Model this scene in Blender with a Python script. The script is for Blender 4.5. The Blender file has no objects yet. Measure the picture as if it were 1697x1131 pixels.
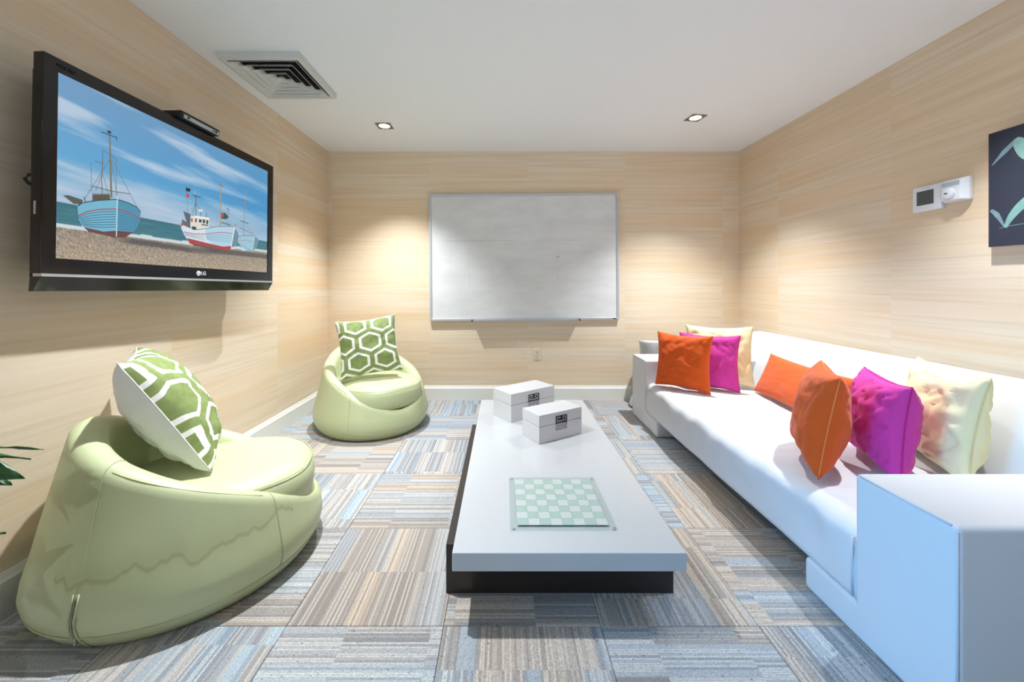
import bpy, bmesh, math, random
from mathutils import Vector, Matrix, noise
C = bpy.context.scene.collection
PI = math.pi
R = math.radians
random.seed(7)

# ------------------------------------------------------------------ camera
cam_d = bpy.data.cameras.new('camera')
cam = bpy.data.objects.new('camera', cam_d); C.objects.link(cam)
cam_d.sensor_width = 36.0; cam_d.lens = 13.789
cam_d.shift_x = 0.00854; cam_d.shift_y = -0.0551
cam_d.clip_start = 0.05
cam.location = (0, 0, 1.117); cam.rotation_euler = (PI/2, 0, 0)
bpy.context.scene.camera = cam

# ------------------------------------------------------------------ world, view, added fill lamps
sc = bpy.context.scene
sc.view_settings.view_transform = 'Standard'
sc.view_settings.look = 'None'
sc.view_settings.gamma = 1.0
sc.view_settings.use_curve_mapping = False
sc.view_settings.exposure = 0.18
w = bpy.data.worlds.new('daylight'); sc.world = w; w.use_nodes = True
w.node_tree.nodes['Background'].inputs[0].default_value = (0.55, 0.72, 1.0, 1)
w.node_tree.nodes['Background'].inputs[1].default_value = 0.6

SPOT_W = 222.0          # each ceiling downlight
SPOT_COL = (0.925, 0.965, 1.0)
BLUE_FILL_W = 8.0           # added blue lamp for the near sofa arm
BLUE_FILL_COL = (0.10, 0.50, 1.0)

def area_light(name, loc, target, sx, sy, watts, col):
    d = bpy.data.lights.new(name, 'AREA'); d.shape = 'RECTANGLE'
    d.size = sx; d.size_y = sy; d.energy = watts; d.color = col
    o = bpy.data.objects.new(name, d); C.objects.link(o)
    o.location = loc
    o.rotation_euler = (Vector(target)-Vector(loc)).to_track_quat('-Z', 'Y').to_euler()
    return o
# added area lamps, no openings built: blue on the sofa arm, ceiling fill
blue_lamp = area_light('sofa_arm_blue_fill', (-1.62, 0.30, 1.0), (1.115, 1.08, 0.28), 0.7, 1.2, BLUE_FILL_W, BLUE_FILL_COL)
blue_lamp.data.spread = R(50)          # narrowed so the added blue falls mainly on the sofa arm
rear = area_light('ceiling_fill', (0.3, -1.95, 1.45), (0.3, 0.2, 2.4), 3.2, 1.7, 20.0, (0.84, 0.94, 1.0))
rear.data.spread = R(95)         # added fill, tilted up and narrowed to brighten the ceiling

# ------------------------------------------------------------------ room dimensions
XL, XR, YB, YF, ZC = -1.70, 2.28, 3.80, -2.10, 2.408

# ------------------------------------------------------------------ mesh helpers
def link(name, me, mat=None, parent=None, smooth=False):
    o = bpy.data.objects.new(name, me); C.objects.link(o)
    if mat is not None:
        for m in (mat if isinstance(mat, (list, tuple)) else [mat]): me.materials.append(m)
    if smooth:
        me.polygons.foreach_set('use_smooth', [True]*len(me.polygons))
    if parent is not None: o.parent = parent
    return o
def from_bm(name, bm, mat=None, parent=None, smooth=False):
    bmesh.ops.recalc_face_normals(bm, faces=bm.faces[:])
    me = bpy.data.meshes.new(name); bm.to_mesh(me); bm.free()
    return link(name, me, mat, parent, smooth)
def add_box(bm, c, s, bev=0.0, seg=2, rot=None):
    r = bmesh.ops.create_cube(bm, size=1.0)
    M = Matrix.Translation(c) @ (rot if rot is not None else Matrix()) @ Matrix.Diagonal((s[0], s[1], s[2], 1))
    vs = r['verts']
    bmesh.ops.transform(bm, matrix=M, verts=vs)
    if bev > 0:
        es = list({e for v in vs for e in v.link_edges})
        bmesh.ops.bevel(bm, geom=es, offset=bev, segments=seg, profile=0.5, affect='EDGES')
def box(name, lo, hi, mat, parent=None, bev=0.0, seg=2):
    bm = bmesh.new()
    add_box(bm, [(a+b)/2 for a, b in zip(lo, hi)], [b-a for a, b in zip(lo, hi)], bev, seg)
    return from_bm(name, bm, mat, parent)
def add_tube(bm, pts, r, n=8, closed=False):
    pts = [Vector(p) for p in pts]; N = len(pts); rings = []
    up = Vector((0.13, 0.27, 0.95)).normalized()
    for i, p in enumerate(pts):
        a = pts[(i-1) % N] if (closed or i > 0) else pts[i]
        b = pts[(i+1) % N] if (closed or i < N-1) else pts[i]
        t = (b-a).normalized() if (b-a).length > 1e-9 else Vector((0, 0, 1))
        u = t.cross(up)
        if u.length < 1e-3: u = t.cross(Vector((1, 0, 0)))
        u.normalize(); v = t.cross(u)
        rr = r[i] if isinstance(r, (list, tuple)) else r
        rings.append([bm.verts.new(p + rr*(math.cos(2*PI*k/n)*u + math.sin(2*PI*k/n)*v)) for k in range(n)])
    for i in range(N if closed else N-1):
        A, B = rings[i], rings[(i+1) % N]
        for k in range(n):
            bm.faces.new((A[k], A[(k+1) % n], B[(k+1) % n], B[k]))
    if not closed:
        bm.faces.new(rings[0][::-1]); bm.faces.new(rings[-1])
def tube(name, pts, r, mat, parent=None, n=8, closed=False):
    bm = bmesh.new(); add_tube(bm, pts, r, n, closed)
    return from_bm(name, bm, mat, parent, True)
def add_lathe(bm, prof, n=48, c=(0, 0, 0)):
    rings = []
    for (r, z) in prof:
        if r < 1e-6: rings.append([bm.verts.new((c[0], c[1], c[2]+z))])
        else: rings.append([bm.verts.new((c[0]+r*math.cos(2*PI*k/n), c[1]+r*math.sin(2*PI*k/n), c[2]+z)) for k in range(n)])
    for A, B in zip(rings, rings[1:]):
        for k in range(n):
            a = A[k % len(A)]; a2 = A[(k+1) % len(A)]; b = B[k % len(B)]; b2 = B[(k+1) % len(B)]
            f = [a]
            for v in (a2, b2, b):
                if v not in f: f.append(v)
            if len(f) > 2: bm.faces.new(f)
def lathe(name, prof, mat, parent=None, n=48, c=(0, 0, 0), smooth=True):
    bm = bmesh.new(); add_lathe(bm, prof, n, c)
    return from_bm(name, bm, mat, parent, smooth)
def add_prism(bm, poly, depth, f):
    """poly: 2d outline; f(a,b,d)->3d; extruded from d=0 to d=depth"""
    A = [bm.verts.new(f(a, b, 0)) for a, b in poly]; B = [bm.verts.new(f(a, b, depth)) for a, b in poly]
    n = len(poly)
    bm.faces.new(A); bm.faces.new(B[::-1])
    for i in range(n): bm.faces.new((A[i], B[i], B[(i+1) % n], A[(i+1) % n]))
def bevel_mod(o, wd, seg=3, ang=40):
    m = o.modifiers.new('bevel', 'BEVEL'); m.width = wd; m.segments = seg; m.limit_method = 'ANGLE'; m.angle_limit = R(ang)
    o.data.polygons.foreach_set('use_smooth', [True]*len(o.data.polygons))
    wn = o.modifiers.new('wn', 'WEIGHTED_NORMAL'); wn.keep_sharp = True
def empty(name, label, cat, loc=(0, 0, 0), rz=0.0, group=None):
    o = bpy.data.objects.new(name, None); C.objects.link(o); o.empty_display_size = 0.1
    o.location = loc; o.rotation_euler = (0, 0, rz)
    return tag(o, label, cat, group)
def tag(o, label, cat, group=None):
    o['label'] = label; o['category'] = cat
    if group: o['group'] = group
    return o
def struct(o, label=None):
    o['kind'] = 'structure'
    if label: o['label'] = label
    return o

# ------------------------------------------------------------------ material helpers
def lin(c):
    """sRGB 0-255 -> linear"""
    return tuple(((v/255)/12.92 if v/255 <= 0.04045 else (((v/255)+0.055)/1.055)**2.4) for v in c[:3]) + (1.0,)
class NT:
    def __init__(self, name):
        self.m = bpy.data.materials.new(name); self.m.use_nodes = True
        self.t = self.m.node_tree; self.b = self.t.nodes['Principled BSDF']
    def n(self, typ, **kw):
        nd = self.t.nodes.new(typ)
        for k, v in kw.items(): setattr(nd, k, v)
        return nd
    def l(self, a, b): self.t.links.new(a, b)
    def put(self, sock, v):
        if isinstance(v, bpy.types.NodeSocket): self.l(v, sock)
        elif v is not None: sock.default_value = v
    def math(self, op, a, b=None, c=None, clamp=False):
        nd = self.n('ShaderNodeMath', operation=op); nd.use_clamp = clamp
        for i, v in enumerate((a, b, c)):
            if v is not None: self.put(nd.inputs[i], v)
        return nd.outputs[0]
    def vmath(self, op, a, b=None, c=None):
        nd = self.n('ShaderNodeVectorMath', operation=op)
        for i, v in enumerate((a, b, c)):
            if v is not None: self.put(nd.inputs[i], v)
        return nd.outputs['Value'] if op in ('LENGTH', 'DOT_PRODUCT', 'DISTANCE') else nd.outputs['Vector']
    def mix(self, f, a, b, mode='MIX'):
        nd = self.n('ShaderNodeMix', data_type='RGBA', blend_type=mode)
        self.put(nd.inputs[0], f); self.put(nd.inputs[6], a); self.put(nd.inputs[7], b)
        return nd.outputs[2]
    def noise(self, vec, scale, detail=3, rough=0.5, dim='3D', w=None):
        nd = self.n('ShaderNodeTexNoise', noise_dimensions=dim)
        if vec is not None and dim != '1D': self.put(nd.inputs['Vector'], vec)
        if w is not None: self.put(nd.inputs['W'], w)
        nd.inputs['Scale'].default_value = scale; nd.inputs['Detail'].default_value = detail; nd.inputs['Roughness'].default_value = rough
        return nd.outputs['Fac']
    def white(self, w):
        nd = self.n('ShaderNodeTexWhiteNoise', noise_dimensions='1D'); self.put(nd.inputs['W'], w)
        return nd.outputs['Value']
    def ramp(self, f, stops, interp='LINEAR'):
        nd = self.n('ShaderNodeValToRGB'); cr = nd.color_ramp; cr.interpolation = interp
        while len(cr.elements) < len(stops): cr.elements.new(0.5)
        for e, (p, c) in zip(cr.elements, stops): e.position = p; e.color = c
        self.put(nd.inputs[0], f); return nd.outputs[0]
    def coord(self, what='Object'):
        return self.n('ShaderNodeTexCoord').outputs[what]
    def xyz(self, v):
        nd = self.n('ShaderNodeSeparateXYZ'); self.l(v, nd.inputs[0]); return nd.outputs
    def comb(self, x, y, z):
        nd = self.n('ShaderNodeCombineXYZ')
        for i, v in enumerate((x, y, z)): self.put(nd.inputs[i], v)
        return nd.outputs[0]
    def bump(self, h, strength=0.3, dist=0.01):
        nd = self.n('ShaderNodeBump'); nd.inputs['Strength'].default_value = strength; nd.inputs['Distance'].default_value = dist
        self.l(h, nd.inputs['Height']); self.l(nd.outputs[0], self.b.inputs['Normal'])
    def set(self, col=None, rough=None, metal=None, spec=None, emit=None, estr=None, sheen=None, coat=None):
        b = self.b
        self.put(b.inputs['Base Color'], col); self.put(b.inputs['Roughness'], rough); self.put(b.inputs['Metallic'], metal)
        self.put(b.inputs['Specular IOR Level'], spec); self.put(b.inputs['Emission Color'], emit); self.put(b.inputs['Emission Strength'], estr)
        self.put(b.inputs['Sheen Weight'], sheen); self.put(b.inputs['Coat Weight'], coat)
        return self.m
def plain(name, rgb, rough=0.5, metal=0.0, spec=0.5, bump=None, var=0.0, coat=None):
    k = NT(name); col = lin(rgb)
    if var > 0:
        f = k.noise(k.coord(), 6, 4)
        d = tuple(v*(1-var) for v in col[:3])+(1,)
        col = k.mix(f, d, tuple(min(1, v*(1+var)) for v in col[:3])+(1,))
    if bump: k.bump(k.noise(k.coord(), bump[0], 3), bump[1], 0.004)
    return k.set(col, rough, metal, spec, coat=coat)

# ---- wall covering: horizontally grained paper hung in sheets
def wall_material(name, off):
    k = NT(name)
    o = k.xyz(k.coord())
    h = k.math('ADD', k.math('ADD', o[0], o[1]), 20.0-off); v = o[2]
    # sheets hang in columns 0.945 m wide; strips of weave of uneven height within each
    colm = k.math('FLOOR', k.math('DIVIDE', h, 0.945))
    cs = k.white(k.math('MULTIPLY', colm, 3.17))
    vv = k.math('ADD', v, k.math('ADD', cs, k.math('MULTIPLY', k.noise(None, 2.3, 1, dim='1D', w=k.math('ADD', v, k.math('MULTIPLY', cs, 30.0))), 0.5)))
    row = k.math('FLOOR', k.math('DIVIDE', vv, 0.24))
    seed = k.math('ADD', k.math('MULTIPLY', row, 7.31), k.math('MULTIPLY', colm, 3.17))
    sheet = k.white(seed)
    g1 = k.noise(k.comb(k.math('MULTIPLY', h, 0.9), k.math('MULTIPLY', v, 42), k.math('MULTIPLY', sheet, 9)), 1.0, 5, 0.62)
    g2 = k.noise(k.comb(k.math('MULTIPLY', h, 2.0), k.math('MULTIPLY', v, 190), seed), 1.0, 2, 0.5)
    g3 = k.noise(k.comb(k.math('MULTIPLY', h, 0.45), k.math('MULTIPLY', v, 8), k.math('MULTIPLY', cs, 40.0)), 1.0, 3, 0.5)
    base = k.ramp(g1, [(0.28, lin((214, 196, 171))), (0.5, lin((227, 212, 190))), (0.72, lin((233, 221, 202)))])
    base = k.mix(k.math('MULTIPLY', k.ramp(g3, [(0.5, (0, 0, 0, 1)), (0.72, (1, 1, 1, 1))]), 0.55), base, lin((224, 190, 146)))
    base = k.mix(k.math('MULTIPLY', g2, 0.20), base, lin((196, 170, 138)))
    base = k.mix(k.math('MULTIPLY', k.math('POWER', sheet, 2.0), 0.42), base, lin((224, 192, 150)))
    k.bump(g2, 0.08, 0.002)
    return k.set(base, 0.62, spec=0.3)

# ---- carpet: striped loop-pile tiles, stripes run along local x
def carpet_material():
    k = NT('striped_loop_carpet')
    o = k.xyz(k.coord()); x, y = o[0], o[1]
    rnd = k.n('ShaderNodeObjectInfo').outputs['Random']
    s = k.math('MULTIPLY', rnd, 137.0)
    # a break part way along the tile that shifts the bands
    brk = k.math('FLOOR', k.math('DIVIDE', k.math('ADD', x, k.math('MULTIPLY', rnd, 0.25)), 0.27))
    yw = k.math('ADD', y, k.math('MULTIPLY', k.noise(None, 9.0, 2, dim='1D', w=k.math('ADD', y, s)), 0.10))
    band = k.math('FLOOR', k.math('DIVIDE', yw, 0.062))
    bsel = k.white(k.math('ADD', k.math('ADD', band, s), k.math('MULTIPLY', brk, k.math('GREATER_THAN', k.white(k.math('ADD', band, 3.3)), 0.74))))
    pal = [(0.0, lin((162, 178, 192))), (0.2, lin((188, 174, 160))), (0.36, lin((168, 172, 176))),
           (0.52, lin((142, 140, 140))), (0.64, lin((176, 192, 202))), (0.76, lin((194, 176, 158))), (0.88, lin((156, 152, 150)))]
    base = k.ramp(bsel, pal, 'CONSTANT')
    tone = k.white(k.math('MULTIPLY', s, 1.7))
    base = k.mix(0.42, base, k.ramp(tone, [(0.0, lin((162, 178, 192))), (0.5, lin((174, 174, 174))), (1.0, lin((180, 162, 142)))]))
    fine = k.math('FLOOR', k.math('DIVIDE', y, 0.0074))
    fsel = k.white(k.math('ADD', k.math('MULTIPLY', fine, 1.37), k.math('ADD', s, k.math('MULTIPLY', brk, 5.0))))
    fy = k.math('FRACT', k.math('DIVIDE', y, 0.0074))
    lightln = k.math('MULTIPLY', k.math('GREATER_THAN', fsel, 0.68), k.math('LESS_THAN', k.math('ABSOLUTE', k.math('SUBTRACT', fy, 0.5)), 0.33))
    darkln = k.math('LESS_THAN', fsel, 0.27)
    base = k.mix(k.math('MULTIPLY', darkln, 0.30), base, lin((98, 96, 98)))
    base = k.mix(k.math('MULTIPLY', lightln, 0.45), base, lin((222, 216, 204)))
    loop = k.noise(k.comb(k.math('MULTIPLY', x, 210), k.math('MULTIPLY', y, 330), s), 1.0, 2, 0.6)
    speck = k.noise(k.comb(k.math('MULTIPLY', x, 90), k.math('MULTIPLY', y, 150), s), 1.0, 1, 0.5)
    base = k.mix(k.math('MULTIPLY', k.ramp(loop, [(0.35, (1, 1, 1, 1)), (0.62, (0, 0, 0, 1))]), 0.42), base, lin((84, 84, 88)))
    base = k.mix(k.ramp(speck, [(0.24, (0.7, 0.7, 0.7, 1)), (0.30, (0, 0, 0, 1))]), base, lin((60, 60, 62)))
    k.bump(loop, 0.5, 0.004)
    return k.set(base, 0.95, spec=0.1)

def leather_material(name, stained=False):
    k = NT(name)
    co = k.coord(); o = k.xyz(co)
    f = k.noise(co, 3.0, 4)
    col = k.mix(f, lin((182, 192, 148)), lin((198, 206, 166)))
    if stained:
        ang = k.math('ARCTAN2', o[1], k.math('MULTIPLY', o[0], -1.0))
        wig = k.noise(None, 5.0, 2, 0.45, dim='1D', w=ang)
        zl = k.math('ADD', 0.175, k.math('ADD', k.math('MULTIPLY', wig, 0.13), k.math('MULTIPLY', ang, -0.015)))
        d = k.math('SUBTRACT', o[2], zl)
        line = k.math('SUBTRACT', 1.0, k.math('DIVIDE', k.math('ABSOLUTE', d), 0.011), clamp=True)
        halo = k.math('MULTIPLY', k.math('SUBTRACT', 1.0, k.math('DIVIDE', k.math('ABSOLUTE', k.math('SUBTRACT', d, 0.02)), 0.045), clamp=True), 0.3)
        msk = k.math('MULTIPLY', k.math('LESS_THAN', o[0], -0.12), k.math('LESS_THAN', k.math('ABSOLUTE', ang), 0.85))
        amt = k.math('MULTIPLY', k.math('MULTIPLY', k.math('ADD', line, halo, clamp=True), msk), 0.42)
        col = k.mix(amt, col, lin((140, 134, 92)))
    k.bump(k.noise(co, 160, 2), 0.06, 0.002)
    return k.set(col, 0.42, spec=0.45)

def fabric(name, rgb, rough=0.85, weave=420, sheen=0.0, var=0.06, bs=0.12):
    k = NT(name); co = k.coord(); c = lin(rgb)
    f = k.noise(co, 9, 4, 0.6)
    col = k.mix(f, tuple(v*(1-var) for v in c[:3])+(1,), tuple(min(1, v*(1+var)) for v in c[:3])+(1,))
    k.bump(k.noise(co, weave, 2), bs, 0.002)
    return k.set(col, rough, spec=0.25, sheen=sheen)

def hexagon_fabric():
    """white double-line elongated hexagon lattice on olive velvet, from the cover's UV map"""
    k = NT('hexagon_print_velvet')
    uv = k.xyz(k.n('ShaderNodeTexCoord').outputs['UV'])
    px = k.math('MULTIPLY', uv[0], 2.3); py = k.math('MULTIPLY', uv[1], 2.7)
    px = k.math('ADD', px, 20.28); py = k.math('ADD', py, 20.15)
    r3 = 1.7320508
    def cell(ox, oy):
        a = k.math('SUBTRACT', k.math('MODULO', k.math('ADD', px, ox), 1.0), 0.5)
        b = k.math('SUBTRACT', k.math('MODULO', k.math('ADD', py, oy), r3), r3/2)
        a = k.math('ABSOLUTE', a); b = k.math('ABSOLUTE', b)
        d = k.math('ADD', k.math('MULTIPLY', a, 0.5), k.math('MULTIPLY', b, 0.8660254))
        return k.math('MAXIMUM', a, d)
    d = k.math('MINIMUM', cell(0, 0), cell(0.5, r3/2))      # 0 centre .. 0.5 edge
    wob = k.math('MULTIPLY', k.math('SUBTRACT', k.noise(k.coord('UV'), 14, 2), 0.5), 0.03)
    d = k.math('ADD', d, wob)
    ring = k.math('LESS_THAN', k.math('ABSOLUTE', k.math('SUBTRACT', d, 0.365)), 0.05)
    col = k.mix(k.noise(k.coord('UV'), 22, 4), lin((112, 130, 72)), lin((150, 164, 108)))
    col = k.mix(ring, col, lin((240, 240, 234)))
    k.bump(k.noise(k.coord('UV'), 260, 2), 0.15, 0.002)
    return k.set(col, 0.85, spec=0.2)

M = {}
M['wall_b'] = wall_material('grained_wallpaper_back', 0.408)
M['wall_r'] = wall_material('grained_wallpaper_right', 0.017)
M['wall_l'] = wall_material('grained_wallpaper_left', 0.465)
M['ceiling'] = plain('ceiling_paint', (238, 241, 244), 0.85, spec=0.2, bump=(90, 0.03))
M['trim'] = plain('trim_paint', (226, 226, 220), 0.4, var=0.03)
M['rear'] = plain('dark_rear_wall_low_bounce', (92, 88, 84), 0.6)  # unseen rear wall, coloured dark to cut the light it bounces back
M['subfloor'] = plain('carpet_backing', (60, 58, 56), 0.95, spec=0.05)
M['carpet'] = carpet_material()
M['leather'] = leather_material('pale_green_leather')
M['leather_s'] = leather_material('pale_green_leather_stained', True)
M['piping'] = plain('green_piping', (178, 185, 146), 0.5)
M['zip'] = plain('zip_metal', (150, 152, 148), 0.35, metal=0.8)
M['slip'] = fabric('white_slipcover', (214, 214, 218), 0.75, 500, var=0.02)
M['slip_seam'] = fabric('white_slipcover_seam', (200, 203, 210), 0.75, 500, var=0.02)
M['orange'] = fabric('orange_velvet', (216, 88, 24), 0.8, 300, 0.15, 0.14)
M['magenta'] = fabric('magenta_cotton', (208, 62, 158), 0.8, 300, 0.08, 0.10)
M['cream'] = fabric('pale_yellow_cotton', (245, 236, 186), 0.85, 300, 0.0, 0.04)
M['orange_s'] = fabric('orange_seam', (232, 132, 78), 0.8, 300)
M['magenta_s'] = fabric('magenta_seam', (186, 40, 130), 0.8, 300)
M['cream_s'] = fabric('cream_seam', (228, 214, 160), 0.8, 300)
M['hex'] = hexagon_fabric()
M['linen'] = fabric('white_linen', (226, 226, 224), 0.9, 500)
M['lacquer'] = plain('white_lacquer', (184, 187, 190), 0.16, spec=0.5, coat=0.3)
M['box'] = plain('white_box_lacquer', (206, 207, 210), 0.3, spec=0.5)
M['wenge'] = plain('dark_wenge', (44, 36, 34), 0.35, var=0.15)
M['chrome'] = plain('polished_steel', (176, 178, 186), 0.14, metal=1.0)
M['steel_dark'] = plain('polished_steel_dark_reflection', (70, 72, 84), 0.2, metal=0.9)  # same steel as the lower plate, its dark reflection put into the colour
M['black'] = plain('gloss_black_plastic', (13, 13, 16), 0.12, spec=0.5)
M['blackm'] = plain('matt_black_plastic', (16, 16, 18), 0.45)
M['silver'] = plain('silver_plastic', (190, 194, 198), 0.3, metal=0.6)
M['alu'] = plain('brushed_aluminium', (188, 192, 198), 0.42, metal=0.35)
M['mount'] = plain('mount_steel', (40, 40, 42), 0.5, metal=0.5)
M['ivory'] = plain('ivory_plastic', (226, 208, 178), 0.4)
M['socket'] = plain('socket_face', (222, 214, 200), 0.4)
M['slot'] = plain('slot_dark', (40, 36, 32), 0.6)
M['whitepl'] = plain('white_plastic', (228, 232, 238), 0.35)
M['greypl'] = plain('pale_grey_plastic', (176, 186, 194), 0.4)
M['lcd'] = plain('lcd_grey', (84, 88, 84), 0.2)
M['ventw'] = plain('vent_paint', (206, 208, 206), 0.5)
M['ventd'] = plain('vent_dark', (22, 22, 22), 0.9)
M['nickel'] = plain('brushed_nickel', (132, 122, 112), 0.45, metal=0.4)
M['bronze'] = plain('bronze_ring', (120, 96, 64), 0.4, metal=0.6)
M['leaf'] = plain('leaf_green', (40, 84, 36), 0.4, var=0.3)
M['leafd'] = plain('leaf_rib_green', (70, 112, 60), 0.45)
M['stem'] = plain('plant_stem', (84, 90, 50), 0.7)
M['pot'] = plain('pot_grey', (120, 116, 110), 0.6)
M['soil'] = plain('potting_soil', (48, 36, 28), 0.95)
M['white_ink'] = plain('white_ink', (225, 228, 230), 0.4)
M['canvas'] = plain('navy_canvas', (40, 44, 60), 0.8, bump=(500, 0.1))
M['canvas_edge'] = plain('pinkish_canvas_edge', (196, 160, 160), 0.8)

def board_material():
    k = NT('whiteboard_enamel'); o = k.xyz(k.coord()); x, z = o[0], o[2]
    sm = k.noise(k.comb(k.math('MULTIPLY', x, 2.0), 0.0, k.math('MULTIPLY', z, 6.0)), 1.3, 5, 0.62)
    col = k.mix(k.ramp(sm, [(0.4, (0, 0, 0, 1)), (0.75, (1, 1, 1, 1))]), lin((219, 220, 221)), lin((204, 206, 208)))
    g = k.noise(k.comb(k.math('MULTIPLY', x, 2.0), 1.0, k.math('MULTIPLY', z, 30.0)), 2.0, 3, 0.6)
    def stroke(c, axis, lo, hi, half, amt):
        a, b = (z, x) if axis == 'h' else (x, z)
        m = k.math('LESS_THAN', k.math('ABSOLUTE', k.math('SUBTRACT', k.math('ADD', a, k.math('MULTIPLY', k.math('SUBTRACT', g, 0.5), 0.006)), c)), half)
        m = k.math('MULTIPLY', m, k.math('MULTIPLY', k.math('GREATER_THAN', b, lo), k.math('LESS_THAN', b, hi)))
        return k.math('MULTIPLY', k.math('MULTIPLY', m, amt), k.math('MULTIPLY', g, 1.4))
    for st in ((0.16, 'h', -0.78, -0.1, 0.003, 0.42), (0.155, 'h', 0.12, 0.7, 0.002, 0.2), (-0.30, 'h', -0.14, 0.32, 0.002, 0.22),
               (-0.53, 'v', -0.3, 0.1, 0.002, 0.25), (0.32, 'v', -0.24, 0.1, 0.002, 0.15)):
        col = k.mix(stroke(*st), col, lin((120, 122, 126)))
    return k.set(col, 0.5, spec=0.3)
M['board'] = board_material()
def emit_mat(name, rgb, s):
    k = NT(name); return k.set(lin(rgb), 0.5, emit=lin(rgb), estr=s)
M['bulb'] = emit_mat('lamp_lens_glow', (255, 250, 240), 14.0)
def glass_mat(name, tint):
    """thin clear sheet: see-through body with a fresnel sheen"""
    k = NT(name); t = k.n('ShaderNodeBsdfTransparent'); t.inputs[0].default_value = lin(tint)
    g = k.n('ShaderNodeBsdfGlossy'); g.inputs['Roughness'].default_value = 0.03
    x = k.n('ShaderNodeMixShader'); x.inputs[0].default_value = 0.05; k.l(t.outputs[0], x.inputs[1]); k.l(g.outputs[0], x.inputs[2])
    k.l(x.outputs[0], k.t.nodes['Material Output'].inputs[0]); return k.m
M['glass'] = glass_mat('clear_glass', (250, 253, 252))
M['frost'] = plain('frosted_square', (150, 172, 164), 0.55)
M['clear_sq'] = plain('clear_square', (182, 190, 188), 0.2)
M['frame_dark'] = plain('window_frame_paint', (210, 212, 214), 0.5)

# ------------------------------------------------------------------ room shell
T = 0.12
struct(box('floor', (XL-T, YF-T, -0.10), (XR+T, YB+T, -0.008), M['subfloor']))
struct(box('ceiling', (XL-T, YF-T, ZC), (XR+T, YB+T, ZC+0.1), M['ceiling']))
struct(box('wall_back', (XL-T, YB, -0.008), (XR+T, YB+T, ZC), M['wall_b']))
struct(box('wall_left', (XL-T, YF, -0.008), (XL, YB, ZC), M['wall_l']))
struct(box('wall_right', (XR, YF, -0.008), (XR+T, YB, ZC), M['wall_r']))
struct(box('wall_front', (XL-T, YF-T, -0.008), (XR+T, YF, ZC), M['rear']))
BH, BD = 0.140, 0.018
def baseboard(name, f, length):
    bm = bmesh.new()
    prof = [(0, 0), (BD, 0), (BD, BH-0.026), (BD-0.006, BH-0.018), (0.005, BH), (0, BH)]
    add_prism(bm, prof, length, f)
    return struct(from_bm(name, bm, M['trim']))
baseboard('baseboard_back', lambda a, b, d: (XL+d, YB-a, b), XR-XL)
baseboard('baseboard_left', lambda a, b, d: (XL+a, YF+d, b), YB-YF-BD)
baseboard('baseboard_right', lambda a, b, d: (XR-a, YF+d, b), YB-YF-BD)

# carpet tiles: parts of the floor, quarter-turned like a chequerboard
floor = bpy.data.objects['floor']
P, GX, GY = 0.515, -0.195, 1.283
bm = bmesh.new()
hs = P/2-0.0008
add_box(bm, (0, 0, -0.004), (2*hs, 2*hs, 0.008))
bmesh.ops.bevel(bm, geom=[e for e in bm.edges if all(v.co.z > -0.001 for v in e.verts)], offset=0.0015, segments=1, affect='EDGES')
tile_me = bpy.data.meshes.new('carpet_tile'); bm.to_mesh(tile_me); bm.free(); tile_me.materials.append(M['carpet'])
for j in range(-5, 6):
    for i in range(-4, 6):
        x0 = GX+i*P; y0 = GY+j*P
        lo_x, hi_x = max(x0, XL), min(x0+P, XR); lo_y, hi_y = max(y0, YF), min(y0+P, YB)
        if hi_x-lo_x < 0.02 or hi_y-lo_y < 0.02: continue
        rot = ((i+j) % 2) == 1
        if hi_x-lo_x > P-0.001 and hi_y-lo_y > P-0.001:
            me = tile_me; cx, cy = x0+P/2, y0+P/2
        else:
            cx, cy = (lo_x+hi_x)/2, (lo_y+hi_y)/2
            sx, sy = hi_x-lo_x-0.0016, hi_y-lo_y-0.0016
            if rot: sx, sy = sy, sx
            b2 = bmesh.new(); add_box(b2, (0, 0, -0.004), (sx, sy, 0.008))
            me = bpy.data.meshes.new('carpet_tile'); b2.to_mesh(me); b2.free(); me.materials.append(M['carpet'])
        t = bpy.data.objects.new('carpet_tile', me); C.objects.link(t); t.parent = floor
        t.location = (cx, cy, 0); t.rotation_euler = (0, 0, PI/2 if rot else 0)

# ------------------------------------------------------------------ sofa along the right wall
SX0, SX1 = 1.115, 2.255
sofa = empty('sofa', 'long white slipcovered sofa along the right wall, loaded with bright cushions', 'sofa', (1.68, 2.17, 0))
def rel(o, root): # place a child built in world coordinates
    o.parent = root; o.matrix_parent_inverse = Matrix.LocRotScale(root.location, root.rotation_euler, None).inverted(); return o
def arm(y_out, y_in, y_foot):
    s = 1 if y_in > y_out else -1
    poly = [(y_out, 0.0), (y_foot, 0.0), (y_foot, 0.115), (y_in, 0.115), (y_in, 0.52), (y_out, 0.52)]
    bm = bmesh.new(); add_prism(bm, poly, SX1-SX0, lambda a, b, d: (SX0+d, a, b))
    o = rel(from_bm('armrest', bm, M['slip']), sofa); bevel_mod(o, 0.016, 4)
    pb = []
    e = 0.003
    bm = bmesh.new()
    add_tube(bm, [(SX0+e, y_out+s*0.016, 0.519-e), (SX0+e, y_in-s*0.016, 0.519-e)], 0.0032, 6)
    add_tube(bm, [(SX0+0.012, y_out+s*e, 0.490), (SX1-0.02, y_out+s*e, 0.490)], 0.003, 6)
    add_tube(bm, [(SX0+e+0.001, y_out+s*(e+0.001), 0.012), (SX0+e+0.001, y_out+s*(e+0.001), 0.505)], 0.0032, 6)
    rel(from_bm('arm_seam', bm, M['slip_seam'], None, True), sofa)
arm(0.9625, 1.247, 1.455)
arm(3.387, 3.097, 2.853)
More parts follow.
